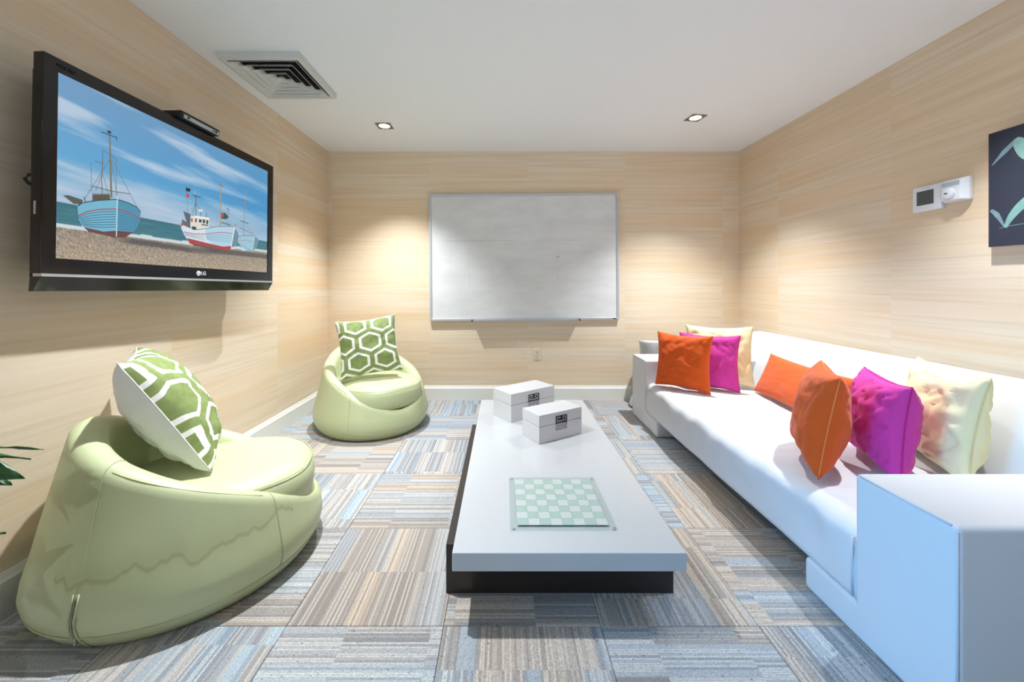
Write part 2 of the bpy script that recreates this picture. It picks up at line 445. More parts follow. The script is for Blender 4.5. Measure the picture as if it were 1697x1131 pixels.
# seat: domed, draped slipcover with a soft uneven front edge
def seat_mesh():
    prof = []
    for t in [i/14 for i in range(15)]: prof.append((2.02-t*(2.02-1.19), 0.338+0.006*math.sin(PI*t)))
    for a in [i/7 for i in range(1, 8)]:
        an = a*PI/2; prof.append((1.19-0.062*math.sin(an), 0.338-0.055*(1-math.cos(an))))
    for t in [i/10 for i in range(1, 11)]: prof.append((1.128-0.008*math.sin(PI*t*0.5), 0.283-t*0.163))
    prof += [(1.15, 0.112), (1.4, 0.112), (2.02, 0.112)]
    n = 130; ys = [1.247+(3.097-1.247)*i/n for i in range(n+1)]
    V = []; F = []; m = len(prof)
    for y in ys:
        for k_, (x, z) in enumerate(prof):
            nz = 0.0; nx = 0.0
            if k_ < 15:
                nz = 0.006*noise.noise((x*4, y*3.2, 1.3)) + 0.006*(1-abs(2*((x*0.6+y*1.7) % 1)-1))*noise.noise((x*2, y*2, 8)) + 0.0035*noise.noise((x*14, y*9, 5))
            if 10 <= k_ < 33:
                wv = 0.018*noise.noise((0.3, y*4.5, z*5)) + 0.009*noise.noise((2.3, y*11, z*9))
                nx = wv*max(0.12, min(1.0, (33-k_)/9.0))
                if k_ < 24: nz += 0.011*noise.noise((4.1, y*6, 2.0)) + 0.006*noise.noise((4.1, y*17, 2.0))
            edge = min(1, (y-1.247)/0.05, (3.097-y)/0.05)
            V.append((x+nx, y, z+nz*max(0.2, edge)))
    for i in range(n):
        for k_ in range(m-1):
            F.append((i*m+k_, (i+1)*m+k_, (i+1)*m+k_+1, i*m+k_+1))
    F.append(tuple(range(m))); F.append(tuple(range(n*m, n*m+m))[::-1])
    for i in range(n): F.append((i*m+m-1, (i+1)*m+m-1, (i+1)*m, i*m))
    me = bpy.data.meshes.new('seat'); me.from_pydata(V, [], F); me.update()
    return me
o = rel(link('seat', seat_mesh(), M['slip'], None, True), sofa)
tube_o = tube('seat_seam', [(1.1135, 1.252, 0.125), (1.1135, 1.252, 0.31)], 0.004, M['slip_seam']); rel(tube_o, sofa)
# backrest: leaning wedge with a rounded top and draped cover
def back_mesh():
    prof = [(1.955, 0.32), (1.965, 0.39), (1.985, 0.47), (2.01, 0.55), (2.04, 0.62), (2.068, 0.672), (2.095, 0.705), (2.13, 0.722),
            (2.165, 0.725), (2.20, 0.716), (2.232, 0.69), (2.247, 0.64), (2.25, 0.40), (2.25, 0.09), (2.0, 0.09), (1.955, 0.112)]
    n = 110; y0, y1 = 1.03, 3.36; V = []; F = []; m = len(prof)
    for i in range(n+1):
        y = y0+(y1-y0)*i/n
        tp = min(1.0, (y1-y)/0.06, (y-y0)/0.06); tp = math.sqrt(max(0, 1-(1-max(0, tp))**2))
        for k_, (x, z) in enumerate(prof):
            d = 0
            if 1 <= k_ < 11: d = 0.012*noise.noise((x*2.2, y*1.9, z*3)) + 0.006*noise.noise((x*5, y*5+z*8, 3.0))
            zz = z+(0.010*noise.noise((9, y*1.5, 0)) if 5 <= k_ < 11 else 0)
            cx, cz = 2.1, 0.40
            V.append((cx+(x-d-cx)*(0.9+0.1*tp), y, cz+(zz-cz)*(0.92+0.08*tp)))
    for i in range(n):
        for k_ in range(m): F.append((i*m+k_, i*m+(k_+1) % m, (i+1)*m+(k_+1) % m, (i+1)*m+k_))
    F.append(tuple(range(m))[::-1]); F.append(tuple(range(n*m, n*m+m)))
    me = bpy.data.meshes.new('backrest'); me.from_pydata(V, [], F); me.update()
    bm = bmesh.new(); bm.from_mesh(me); bmesh.ops.recalc_face_normals(bm, faces=bm.faces[:]); bm.to_mesh(me); bm.free()
    return me
rel(link('backrest', back_mesh(), M['slip'], None, True), sofa)

# ------------------------------------------------------------------ cushions
def pillow_sheet(wd, ht, th, side, seed, n=36, wr=0.010, pinch=0.10):
    """one half cover; local x width, z height, side=-1 front (towards -y)"""
    bm = bmesh.new(); uvl = bm.loops.layers.uv.new('UVMap'); g = []
    for j in range(n+1):
        row = []
        for i in range(n+1):
            u = -1+2*i/n; v = -1+2*j/n
            u = math.copysign(1-(1-abs(u))**1.25, u); v = math.copysign(1-(1-abs(v))**1.25, v)
            x = wd/2*u*(1-pinch*(1-v*v)*abs(u)**1.5); z = ht/2*v*(1-pinch*(1-u*u)*abs(v)**1.5)
            e = max(0.0, (1-u*u)*(1-v*v))
            t = th/2*(e**0.42)
            amp = min(1, e*5)
            cr_ = 1-abs(noise.noise((u*3.3+v*1.2+seed*2, v*3.0-u, seed*0.9)))*3.2
            if cr_ > 0: t -= wr*0.85*amp*cr_*cr_
            t += wr*amp*(noise.noise((u*2.6+seed, v*2.6, seed*1.7))*1.3)
            # radial gathers that start at the seams
            rad = math.atan2(v, u); em = max(abs(u), abs(v))
            t += wr*0.6*min(1, e*4)*(em**3)*noise.noise((rad*5.5, em*1.2, seed+side))
            row.append((bm.verts.new((x, side*t, z)), (u*0.5+0.5, v*0.5+0.5)))
        g.append(row)
    for j in range(n):
        for i in range(n):
            q = [g[j][i], g[j][i+1], g[j+1][i+1], g[j+1][i]]
            if side > 0: q = q[::-1]
            f = bm.faces.new([a[0] for a in q]); f.smooth = True
            for lp, a in zip(f.loops, q): lp[uvl].uv = a[1]
    return bm
def pillow_edge(wd, ht, pinch=0.10, n=18):
    pts = []
    for s in range(4):
        for i in range(n):
            t = -1+2*i/n
            u, v = [(t, -1), (1, t), (-t, 1), (-1, -t)][s]
            pts.append((wd/2*u*(1-pinch*(1-v*v)*abs(u)**1.5), 0, ht/2*v*(1-pinch*(1-u*u)*abs(v)**1.5)))
    return pts
def pillow(name, label, center, a, up, wd, ht, th, mats, seed, group, split=None, wr=0.010, sr=0.0028):
    """a: direction of the width (to the viewer's right when the front faces the viewer), up: height direction"""
    a = Vector(a).normalized(); up = Vector(up); up = (up-up.dot(a)*a).normalized(); y = up.cross(a)
    root = empty(name, label, 'cushion', (0, 0, 0), 0, group)
    Mx = Matrix((( a.x, y.x, up.x), (a.y, y.y, up.y), (a.z, y.z, up.z)))
    root.location = center; root.rotation_euler = Mx.to_euler()
    if split:
        f = from_bm2('front_panel', pillow_sheet(wd, ht, th, -1, seed, wr=wr), mats[0], root)
        b = from_bm2('back_panel', pillow_sheet(wd, ht, th, 1, seed, wr=wr), mats[2], root); b['label'] = 'plain white linen back panel'
    else:
        bm = pillow_sheet(wd, ht, th, -1, seed, wr=wr); b2 = pillow_sheet(wd, ht, th, 1, seed+5, wr=wr)
        tmp = bpy.data.meshes.new('tmp'); b2.to_mesh(tmp); b2.free(); bm.from_mesh(tmp)
        bmesh.ops.remove_doubles(bm, verts=bm.verts[:], dist=0.0002)
        from_bm2('cover', bm, mats[0], root)
    tube('edge_seam', pillow_edge(wd, ht), sr, mats[1], root, 6, True)
    return root
def from_bm2(name, bm, mat, parent):
    me = bpy.data.meshes.new(name); bm.to_mesh(me); bm.free(); return link(name, me, mat, parent)

def lean(face_deg, lean_deg):
    f = R(face_deg); l = R(lean_deg)
    a = (-math.sin(f), math.cos(f), 0); up = (-math.cos(f)*math.sin(l), -math.sin(f)*math.sin(l), math.cos(l))
    return a, up
SG = 'cushions on the white sofa'
def seated(name, label, bl, br, z, leandeg, wd, ht, th, mats, seed, wr=0.010):
    """cushion standing on its bottom edge bl->br at height z"""
    a = Vector((br[0]-bl[0], br[1]-bl[1], 0)).normalized()
    f = Vector((a.y, -a.x, 0)); l = R(leandeg)
    up = Vector((0, 0, 1))*math.cos(l) - f*math.sin(l)
    c = Vector(((bl[0]+br[0])/2, (bl[1]+br[1])/2, z)) + up*ht/2
    return pillow(name, label, c, a, up, wd, ht, th, mats, seed, SG, wr=wr)
mo, mm, mc = (M['orange'], M['orange_s']), (M['magenta'], M['magenta_s']), (M['cream'], M['cream_s'])
seated('throw_pillow', 'pale yellow square cushion at the far end of the sofa, behind the magenta one', (1.435, 3.035), (1.835, 2.885), 0.356, 8, 0.46, 0.45, 0.13, mc, 3.1)
seated('throw_pillow', 'magenta square cushion wedged behind the orange one at the far end of the sofa', (1.335, 2.975), (1.668, 2.765), 0.353, 6, 0.40, 0.40, 0.12, mm, 5.7, 0.009)
seated('throw_pillow', 'square orange velvet cushion standing foremost at the far end of the sofa', (1.175, 3.005), (1.425, 2.72), 0.353, 6, 0.405, 0.405, 0.13, mo, 8.2)
seated('bolster_pillow', 'long low orange velvet cushion leaning along the middle of the sofa back', (1.81, 2.84), (1.73, 2.04), 0.353, 24, 0.80, 0.29, 0.13, mo, 11.4, 0.004)
pillow('throw_pillow', 'orange velvet cushion seen edge-on, nearest the front edge of the sofa', (1.372, 1.700, 0.556), (0.515, 0.857, 0), (0.22, 0.05, 0.97), 0.42, 0.41, 0.19, mo, 14.9, SG)
pillow('throw_pillow', 'puffy magenta cushion standing between the edge-on orange and the near yellow one', (1.610, 1.672, 0.541), (0.40, 0.916, 0), (0.10, 0.02, 0.99), 0.41, 0.375, 0.20, mm, 17.3, SG, wr=0.014)
pillow('throw_pillow', 'pale yellow cushion behind the near sofa arm, propped on the sofa back', (1.868, 1.678, 0.562), (0.40, 0.916, 0), (0.15, -0.02, 0.98), 0.48, 0.42, 0.18, mc, 20.6, SG, wr=0.014)

# ------------------------------------------------------------------ pouf chairs
def rim_h(phi):
    """rim height; phi = angle from the back, degrees 0..180"""
    k = [(0, 0.635), (20, 0.62), (40, 0.575), (65, 0.515), (90, 0.45), (115, 0.375), (135, 0.305), (155, 0.235), (170, 0.20), (180, 0.192)]
    for (a, ha), (b, hb) in zip(k, k[1:]):
        if phi <= b:
            t = (phi-a)/(b-a); return ha+(hb-ha)*t
    return k[-1][1]
def rim_hs(phi):
    return sum(rim_h(min(180, max(0, abs(phi+d) if abs(phi+d) <= 180 else 360-abs(phi+d)))) for d in (-12, -8, -4, 0, 4, 8, 12))/7
RB = 0.45; EX, EY = 0.955, 1.03
def shell_r(z):
    if z < 0.13: return RB-0.062*(1-min(1, z/0.13))**2.2
    return RB-(z-0.13)*0.235
def on_shell(phi, z, off=0.0):
    r = shell_r(z)+off; p = R(phi)
    return (-EX*r*math.sin(p), EY*r*math.cos(p), z)
def rim_w(pa):
    t = max(0.0, 1-pa/100); return 0.044+0.008*t*t*(3-2*t)
def shell_mesh(seed):
    N = 128; rows = []
    for i in range(N):
        phi = 360*i/N; pa = phi if phi <= 180 else 360-phi
        h = rim_hs(pa); w_ = rim_w(pa)
        prof = [(0.0, 0.0), (0.30, 0.0), (0.375, 0.0), (0.392, 0.004)]
        for z in (0.02, 0.045, 0.075, 0.11, 0.15): prof.append((shell_r(z), z))
        zt = max(h-w_, 0.150)
        for t in (0.2, 0.4, 0.6, 0.8, 1.0): z = 0.15+(zt-0.15)*t; prof.append((shell_r(z), z+0.0005*t))
        rc = shell_r(zt)-w_
        for a in (25, 50, 75, 100, 125, 150, 180): prof.append((rc+w_*math.cos(R(a)), zt+w_*math.sin(R(a))))
        zi = min(0.19, zt-0.004)
        for t in (0.35, 0.7, 1.0): prof.append((rc-w_-0.03*t, zt+(zi-zt)*t))
        prof.append((0.15, zi if zi < 0.19 else 0.19)); prof.append((0.0, 0.18))
        p = R(phi); rr = []
        for (r, z) in prof:
            d = 0.004*noise.noise((2.5*math.sin(p)+seed, 2.5*math.cos(p), z*5)) if z > 0.03 and r > 0.2 else 0
            rr.append((-EX*(r+d)*math.sin(p), EY*(r+d)*math.cos(p), z))
        rows.append(rr)
    m = len(rows[0]); V = [(0, 0, 0.0)]; F = []
    idx = []
    for rr in rows:
        ids = []
        for k_, c in enumerate(rr):
            if k_ == 0: ids.append(0); continue
            V.append(c); ids.append(len(V)-1)
        idx.append(ids)
    top = idx[0][-1]
    for i in range(N): idx[i][-1] = top
    for i in range(N):
        A, B = idx[i], idx[(i+1) % N]
        for k_ in range(m-1):
            q = [A[k_], B[k_], B[k_+1], A[k_+1]]; u = []
            for v in q:
                if v not in u: u.append(v)
            if len(u) > 2: F.append(tuple(u))
    me = bpy.data.meshes.new('shell'); me.from_pydata(V, [], F)
    bm = bmesh.new(); bm.from_mesh(me)
    loose = [v for v in bm.verts if not v.link_faces]; bmesh.ops.delete(bm, geom=loose, context='VERTS')
    bmesh.ops.recalc_face_normals(bm, faces=bm.faces[:]); bm.to_mesh(me); bm.free()
    return me
def cush_r(phi):
    pa = abs(phi)
    t = max(0, min(1, (pa-95)/65)); t = t*t*(3-2*t)
    return 0.305+(0.432-0.305)*t
def cush_mesh(seed):
    N = 96; V = []; F = []; prof = []
    for k_ in range(17):
        a = PI*k_/16; prof.append((math.sin(a), math.cos(a)))
    m = len(prof)
    for i in range(N):
        phi = 360*i/N; pa = phi if phi <= 180 else 360-phi; p = R(phi); rc = cush_r(pa)
        fr = max(0, (pa-110)/70)
        hz = 0.102; zc = 0.290+0.004*fr
        for (s, c) in prof:
            q = max(0, s)**0.55; zz = math.copysign(abs(c)**0.58, c)
            d = 0.006*noise.noise((2*q*math.sin(p)+seed, 2*q*math.cos(p), 3.3))*(1 if c > 0 else 0)
            V.append((-rc*q*math.sin(p), rc*q*math.cos(p), zc+(hz if zz > 0 else 0.138)*zz+d))
    for i in range(N):
        for k_ in range(m-1):
            F.append((i*m+k_, i*m+k_+1, ((i+1) % N)*m+k_+1, ((i+1) % N)*m+k_))
    me = bpy.data.meshes.new('seat_cushion'); me.from_pydata(V, [], F)
    bm = bmesh.new(); bm.from_mesh(me); bmesh.ops.remove_doubles(bm, verts=bm.verts[:], dist=0.0008)
    bmesh.ops.recalc_face_normals(bm, faces=bm.faces[:]); bm.to_mesh(me); bm.free()
    return me
def pouf_chair(label, loc, rz, mat, seed, zip_side):
    root = empty('pouf_chair', label, 'armchair', loc, rz, 'pale green pouf chairs')
    link('shell', shell_mesh(seed), mat, root, True)
    link('seat_cushion', cush_mesh(seed), M['leather'], root, True)
    for ph in (55, 127, -55, -127):
        zt = rim_hs(abs(ph))-rim_w(abs(ph)); z0 = 0.20 if ph == zip_side else 0.066
        pts = [on_shell(ph, z0+(zt-z0)*t/8, 0.0012) for t in range(9)]
        rw = rim_w(abs(ph)); rc = shell_r(zt)-rw
        for a in (25, 50, 75, 100, 130): 
            r = rc+(rw+0.001)*math.cos(R(a)); p = R(ph); pts.append((-EX*r*math.sin(p), EY*r*math.cos(p), zt+(rw+0.001)*math.sin(R(a))))
        tube('seam', pts, 0.0016, M['piping'], root, 6)
    tube('base_seam', [on_shell(i*5, 0.066, 0.0008) for i in range(72)], 0.0018, M['piping'], root, 6, True)
    pts = [(-(cush_r(a))*0.965*math.sin(R(b)), cush_r(a)*0.965*math.cos(R(b)), 0.292+0.058) for b in range(100, 262, 4) for a in [b if b <= 180 else 360-b]]
    for sg in (1, -1):
        pts = []
        for a in range(58, 126, 4):
            rw = rim_w(a); zt = max(rim_hs(a)-rw, 0.150); rc = shell_r(zt)-rw; p = R(a*sg)
            r = rc+(rw-0.0004)*math.cos(R(48)); pts.append((-EX*r*math.sin(p), EY*r*math.cos(p), zt+(rw-0.0004)*math.sin(R(48))))
        tube('rim_seam', pts, 0.0018, M['piping'], root, 6)
    cpt = [(-(cush_r(a if a <= 180 else 360-a)-0.012)*math.sin(R(a)), (cush_r(a if a <= 180 else 360-a)-0.012)*math.cos(R(a)), 0.290+0.004*max(0, ((a if a <= 180 else 360-a)-110)/70)+0.062) for a in range(112, 250, 4)]
    tube('cushion_seam', cpt, 0.0018, M['piping'], root, 6)
    # zipper at the back
    bm = bmesh.new()
    for off in (-1.0, 1.0): add_tube(bm, [on_shell(zip_side+off, 0.012+0.185*t/8, 0.001) for t in range(9)], 0.0035, 6)
    z = from_bm('zipper', bm, M['piping'], root, True)
    tube('zipper_teeth', [on_shell(zip_side, 0.012+0.185*t/8, 0.0015) for t in range(9)], 0.0028, M['zip'], z, 6)
    bm = bmesh.new(); p = on_shell(zip_side, 0.06, 0.006)
    add_box(bm, p, (0.008, 0.008, 0.022), 0.002, 1)
    from_bm('zipper_pull', bm, M['zip'], z)
    return root
pouf_chair('pale green leather pouf chair in the foreground by the left wall, water-stained and zipped', (-1.243, 1.59, 0), R(124), M['leather_s'], 1.0, 55)
pouf_chair('pale green leather pouf chair in the far left corner, facing the coffee table', (-1.06, 3.17, 0), R(48), M['leather'], 9.0, 55)
pillow('patterned_pillow', 'green and white hexagon cushion turned edge-on in the foreground pouf chair', (-1.348, 1.592, 0.626), (-0.60, 0.80, 0), (-0.8*0.50, -0.6*0.50, 0.86), 0.44, 0.51, 0.24, (M['hex'], M['linen'], M['linen']), 2.2, 'hexagon cushions on the pouf chairs', split=True)
pillow('patterned_pillow', 'green and white hexagon cushion facing out of the far corner pouf chair', (-1.045, 3.05, 0.638), (0.92, 0.34, 0.11), (-0.20, 0.24, 0.95), 0.455, 0.455, 0.16, (M['hex'], M['linen'], M['linen']), 4.4, 'hexagon cushions on the pouf chairs', split=True)

# ------------------------------------------------------------------ coffee table and what stands on it
tbl = empty('coffee_table', 'long low coffee table, white lacquer slab offset on a dark wooden plinth', 'table', (0.21, 2.1, 0))
ZT = 0.24
o = rel(box('tabletop', (-0.1675, 1.281, 0.1785), (0.600, 2.985, ZT), M['lacquer']), tbl); bevel_mod(o, 0.003, 2)
o = rel(box('plinth', (-0.207, 1.418, 0.0), (0.616, 2.63, 0.1785), M['wenge']), tbl); bevel_mod(o, 0.002, 2); o['label'] = 'dark brown wooden plinth'

cb = empty('glass_chessboard', 'square clear glass chessboard with frosted squares on the near end of the coffee table', 'chessboard', (0.2165, 1.585, ZT))
gs = 0.383
o = box('glass_plate', (-gs/2, -gs/2, 0.0006), (gs/2, gs/2, 0.006), M['glass'], cb)
sq = 0.0415
def sq_mesh(nm, mat):
    bm = bmesh.new(); add_box(bm, (0, 0, 0), (sq-0.0006, sq-0.0006, 0.0006)); me = bpy.data.meshes.new(nm); bm.to_mesh(me); bm.free(); me.materials.append(mat); return me
mf, mcl = sq_mesh('frosted_square', M['frost']), sq_mesh('clear_square', M['clear_sq'])
for r in range(8):
    for c in range(8):
        dk = (r+c) % 2 == 0
        o = bpy.data.objects.new('frosted_square' if dk else 'clear_square', mf if dk else mcl); C.objects.link(o); o.parent = cb
        o.location = ((c-3.5)*sq, (r-3.5)*sq, 0.0064)
for sx in (-1, 1):
    for sy in (-1, 1):
        lathe('bumper', [(0, 0.0062), (0.0055, 0.0062), (0.0055, 0.0069), (0, 0.0069)], M['frost'], cb, 16, (sx*(gs/2-0.012), sy*(gs/2-0.012), 0))

def lidded_box(label, near, ang, wd, dp, ht, split):
    a = R(ang); ux = Vector((math.cos(a), math.sin(a))); uy = Vector((-math.sin(a), math.cos(a)))
    c = Vector(near)+ux*wd/2+uy*dp/2
    root = empty('lidded_box', label, 'box', (c.x, c.y, ZT), a, 'white lidded boxes on the coffee table')
    zs = ht*split
    o = box('body', (-wd/2, -dp/2, 0), (wd/2, dp/2, zs-0.0010), M['box'], root); bevel_mod(o, 0.0015, 2)
    o = box('neck', (-wd/2+0.004, -dp/2+0.004, zs-0.004), (wd/2-0.004, dp/2-0.004, zs+0.004), M['slot'], root)
    o = box('lid', (-wd/2, -dp/2, zs+0.0010), (wd/2, dp/2, ht), M['box'], root); bevel_mod(o, 0.0015, 2)
    # square knot clasp: hooked square spirals, upper pair on the lid, lower pair on the body
    def spiral(sx, sz, s, top):
        q = s; t = 0.0042
        segs = [((0, 0), (q, 0)), ((q, 0), (q, q)), ((q, q), (0.0, q)), ((0, q), (0, q*0.36)), ((0.0, q*0.36), (q*0.62, q*0.36)), ((q*0.62, q*0.36), (q*0.62, q*0.68)), ((q*0.62, q*0.68), (q*0.34, q*0.68))]
        return [((sx*(p[0]+0.0035), sz*(p[1]+(0.004 if top else 0.004))), (sx*(r_[0]+0.0035), sz*(r_[1]+0.004))) for p, r_ in segs], t
    s = ht*0.215
    for sz, nm in ((1, 'clasp_hasp'), (-1, 'clasp_plate')):
        bm = bmesh.new()
        for sx in (-1, 1):
            segs, t = spiral(sx, sz, s, sz > 0)
            for (x0, z0), (x1, z1) in segs:
                add_box(bm, ((x0+x1)/2, -dp/2-0.0025, zs+(z0+z1)/2), (abs(x1-x0)+t, 0.005, abs(z1-z0)+t))
        add_box(bm, (0, -dp/2-0.002, zs+sz*(s*0.62)), (0.010, 0.004, t))
        from_bm(nm, bm, M['steel_dark'] if sz > 0 else M['chrome'], root)
    return root
lidded_box('smaller white lidded box with square knot clasp, in front on the coffee table', (0.1966, 2.147), 31.4, 0.310, 0.163, 0.158, 0.60)
lidded_box('larger white lidded box with square knot clasp, behind the smaller one on the coffee table', (0.0497, 2.483), 36.2, 0.375, 0.196, 0.182, 0.60)

# ------------------------------------------------------------------ side table behind the far sofa arm
st = empty('pedestal_table', 'white round pedestal table in the corner behind the far sofa arm', 'table', (1.345, 3.582, 0))
lathe('pedestal', [(0, 0.012), (0.190, 0.012), (0.188, 0.03), (0.165, 0.09), (0.125, 0.17), (0.098, 0.27), (0.088, 0.38), (0.090, 0.48), (0.098, 0.575), (0.102, 0.600), (0.100, 0.606), (0, 0.606)], M['lacquer'], st)
lathe('base_ring', [(0, 0), (0.193, 0), (0.195, 0.006), (0.193, 0.012), (0, 0.012)], M['bronze'], st)

# ------------------------------------------------------------------ television
def srgb_lin(c):
    return lin(c)
tv = empty('television', 'large black flat television tilted on the left wall, showing fishing boats on a beach', 'television', (-1.528, 1.933, 1.5255), R(90-1.92))
tv.rotation_euler = (0, 0.0118, R(90-1.92))
SW, SH = 1.150, 0.647
def frame_mesh(name, x0, x1, z0, z1, ix0, ix1, iz0, iz1, yf, yb, mat, parent, slope=0.0):
    bm = bmesh.new()
    O = [(x0, z0), (x1, z0), (x1, z1), (x0, z1)]; I = [(ix0, iz0), (ix1, iz0), (ix1, iz1), (ix0, iz1)]
    of = [bm.verts.new((x, yf, z)) for x, z in O]; inf = [bm.verts.new((x, yf+slope, z)) for x, z in I]
    ob = [bm.verts.new((x, yb, z)) for x, z in O]; ib = [bm.verts.new((x, yb, z)) for x, z in I]
    for i in range(4):
        j = (i+1) % 4
        bm.faces.new((of[i], of[j], inf[j], inf[i])); bm.faces.new((ob[i], ib[i], ib[j], ob[j]))
        bm.faces.new((of[i], ob[i], ob[j], of[j])); bm.faces.new((inf[i], inf[j], ib[j], ib[i]))
    return from_bm(name, bm, mat, parent)
o = frame_mesh('bezel', -0.622, 0.622, -0.3785, 0.370, -SW/2, SW/2, -SH/2, SH/2, -0.008, 0.030, M['black'], tv, 0.004); bevel_mod(o, 0.003, 2)
o = box('trim_strip', (-0.622, -0.011, -0.388), (0.622, 0.02, -0.3785), M['silver'], tv)
bm = bmesh.new()
add_prism(bm, [(-0.008, -0.388), (0.030, -0.388), (0.034, -0.438), (0.020, -0.438)], 1.244, lambda a, b, d: (-0.622+d, a, b))
from_bm('lower_panel', bm, M['black'], tv)
box('housing', (-0.57, 0.030, -0.40), (0.57, 0.105, 0.35), M['blackm'], tv, 0.01)
box('wall_mount', (-0.22, 0.105, -0.20), (0.22, 0.160, 0.20), M['mount'], tv)
box('side_port', (-0.6228, 0.012, -0.18), (-0.6215, 0.020, -0.135), M['silver'], tv)
def text_mesh(name, s, size, mat, parent, loc, ext=0.0006, rx=PI/2):
    cu = bpy.data.curves.new(name, 'FONT'); cu.body = s; cu.size = size; cu.extrude = ext; cu.align_x = 'CENTER'; cu.align_y = 'CENTER'
    t = bpy.data.objects.new('text_tmp', cu); C.objects.link(t)
    dg = bpy.context.evaluated_depsgraph_get()
    me = bpy.data.meshes.new_from_object(t.evaluated_get(dg)); bpy.data.objects.remove(t)
    o = link(name, me, None, parent); me.materials.clear(); me.materials.append(mat)
    o.location = loc; o.rotation_euler = (rx, 0, 0); return o
text_mesh('brand_lettering', 'LG', 0.026, M['white_ink'], tv, (0.058, -0.0085, -0.3515))
bm = bmesh.new(); add_lathe(bm, [(0, 0), (0.0125, 0), (0.0125, 0.001), (0, 0.001)], 24)
bmesh.ops.transform(bm, matrix=Matrix.Translation((0.027, -0.0078, -0.3515)) @ Matrix.Rotation(PI/2, 4, 'X'), verts=bm.verts[:])
emb = from_bm('brand_emblem', bm, M['white_ink'], tv)
bm = bmesh.new()
add_tube(bm, [(0.027+0.0080*math.cos(R(a)), -0.0090, -0.3515+0.0080*math.sin(R(a))) for a in range(80, 362, 12)]+[(0.031, -0.009, -0.3515)], 0.0009, 6)
add_tube(bm, [(0.0265, -0.009, -0.348), (0.0265, -0.009, -0.3555), (0.0295, -0.009, -0.3555)], 0.0009, 6)
add_lathe(bm, [(0, 0), (0.0013, 0), (0.0013, 0.0004), (0, 0.0004)], 10, (0.0232, 0, 0)) if False else None
from_bm('emblem_line', bm, M['blackm'], emb)
text_mesh('corner_lettering', 'FULL HD', 0.015, M['mount'], tv, (-0.555, -0.0082, 0.345))

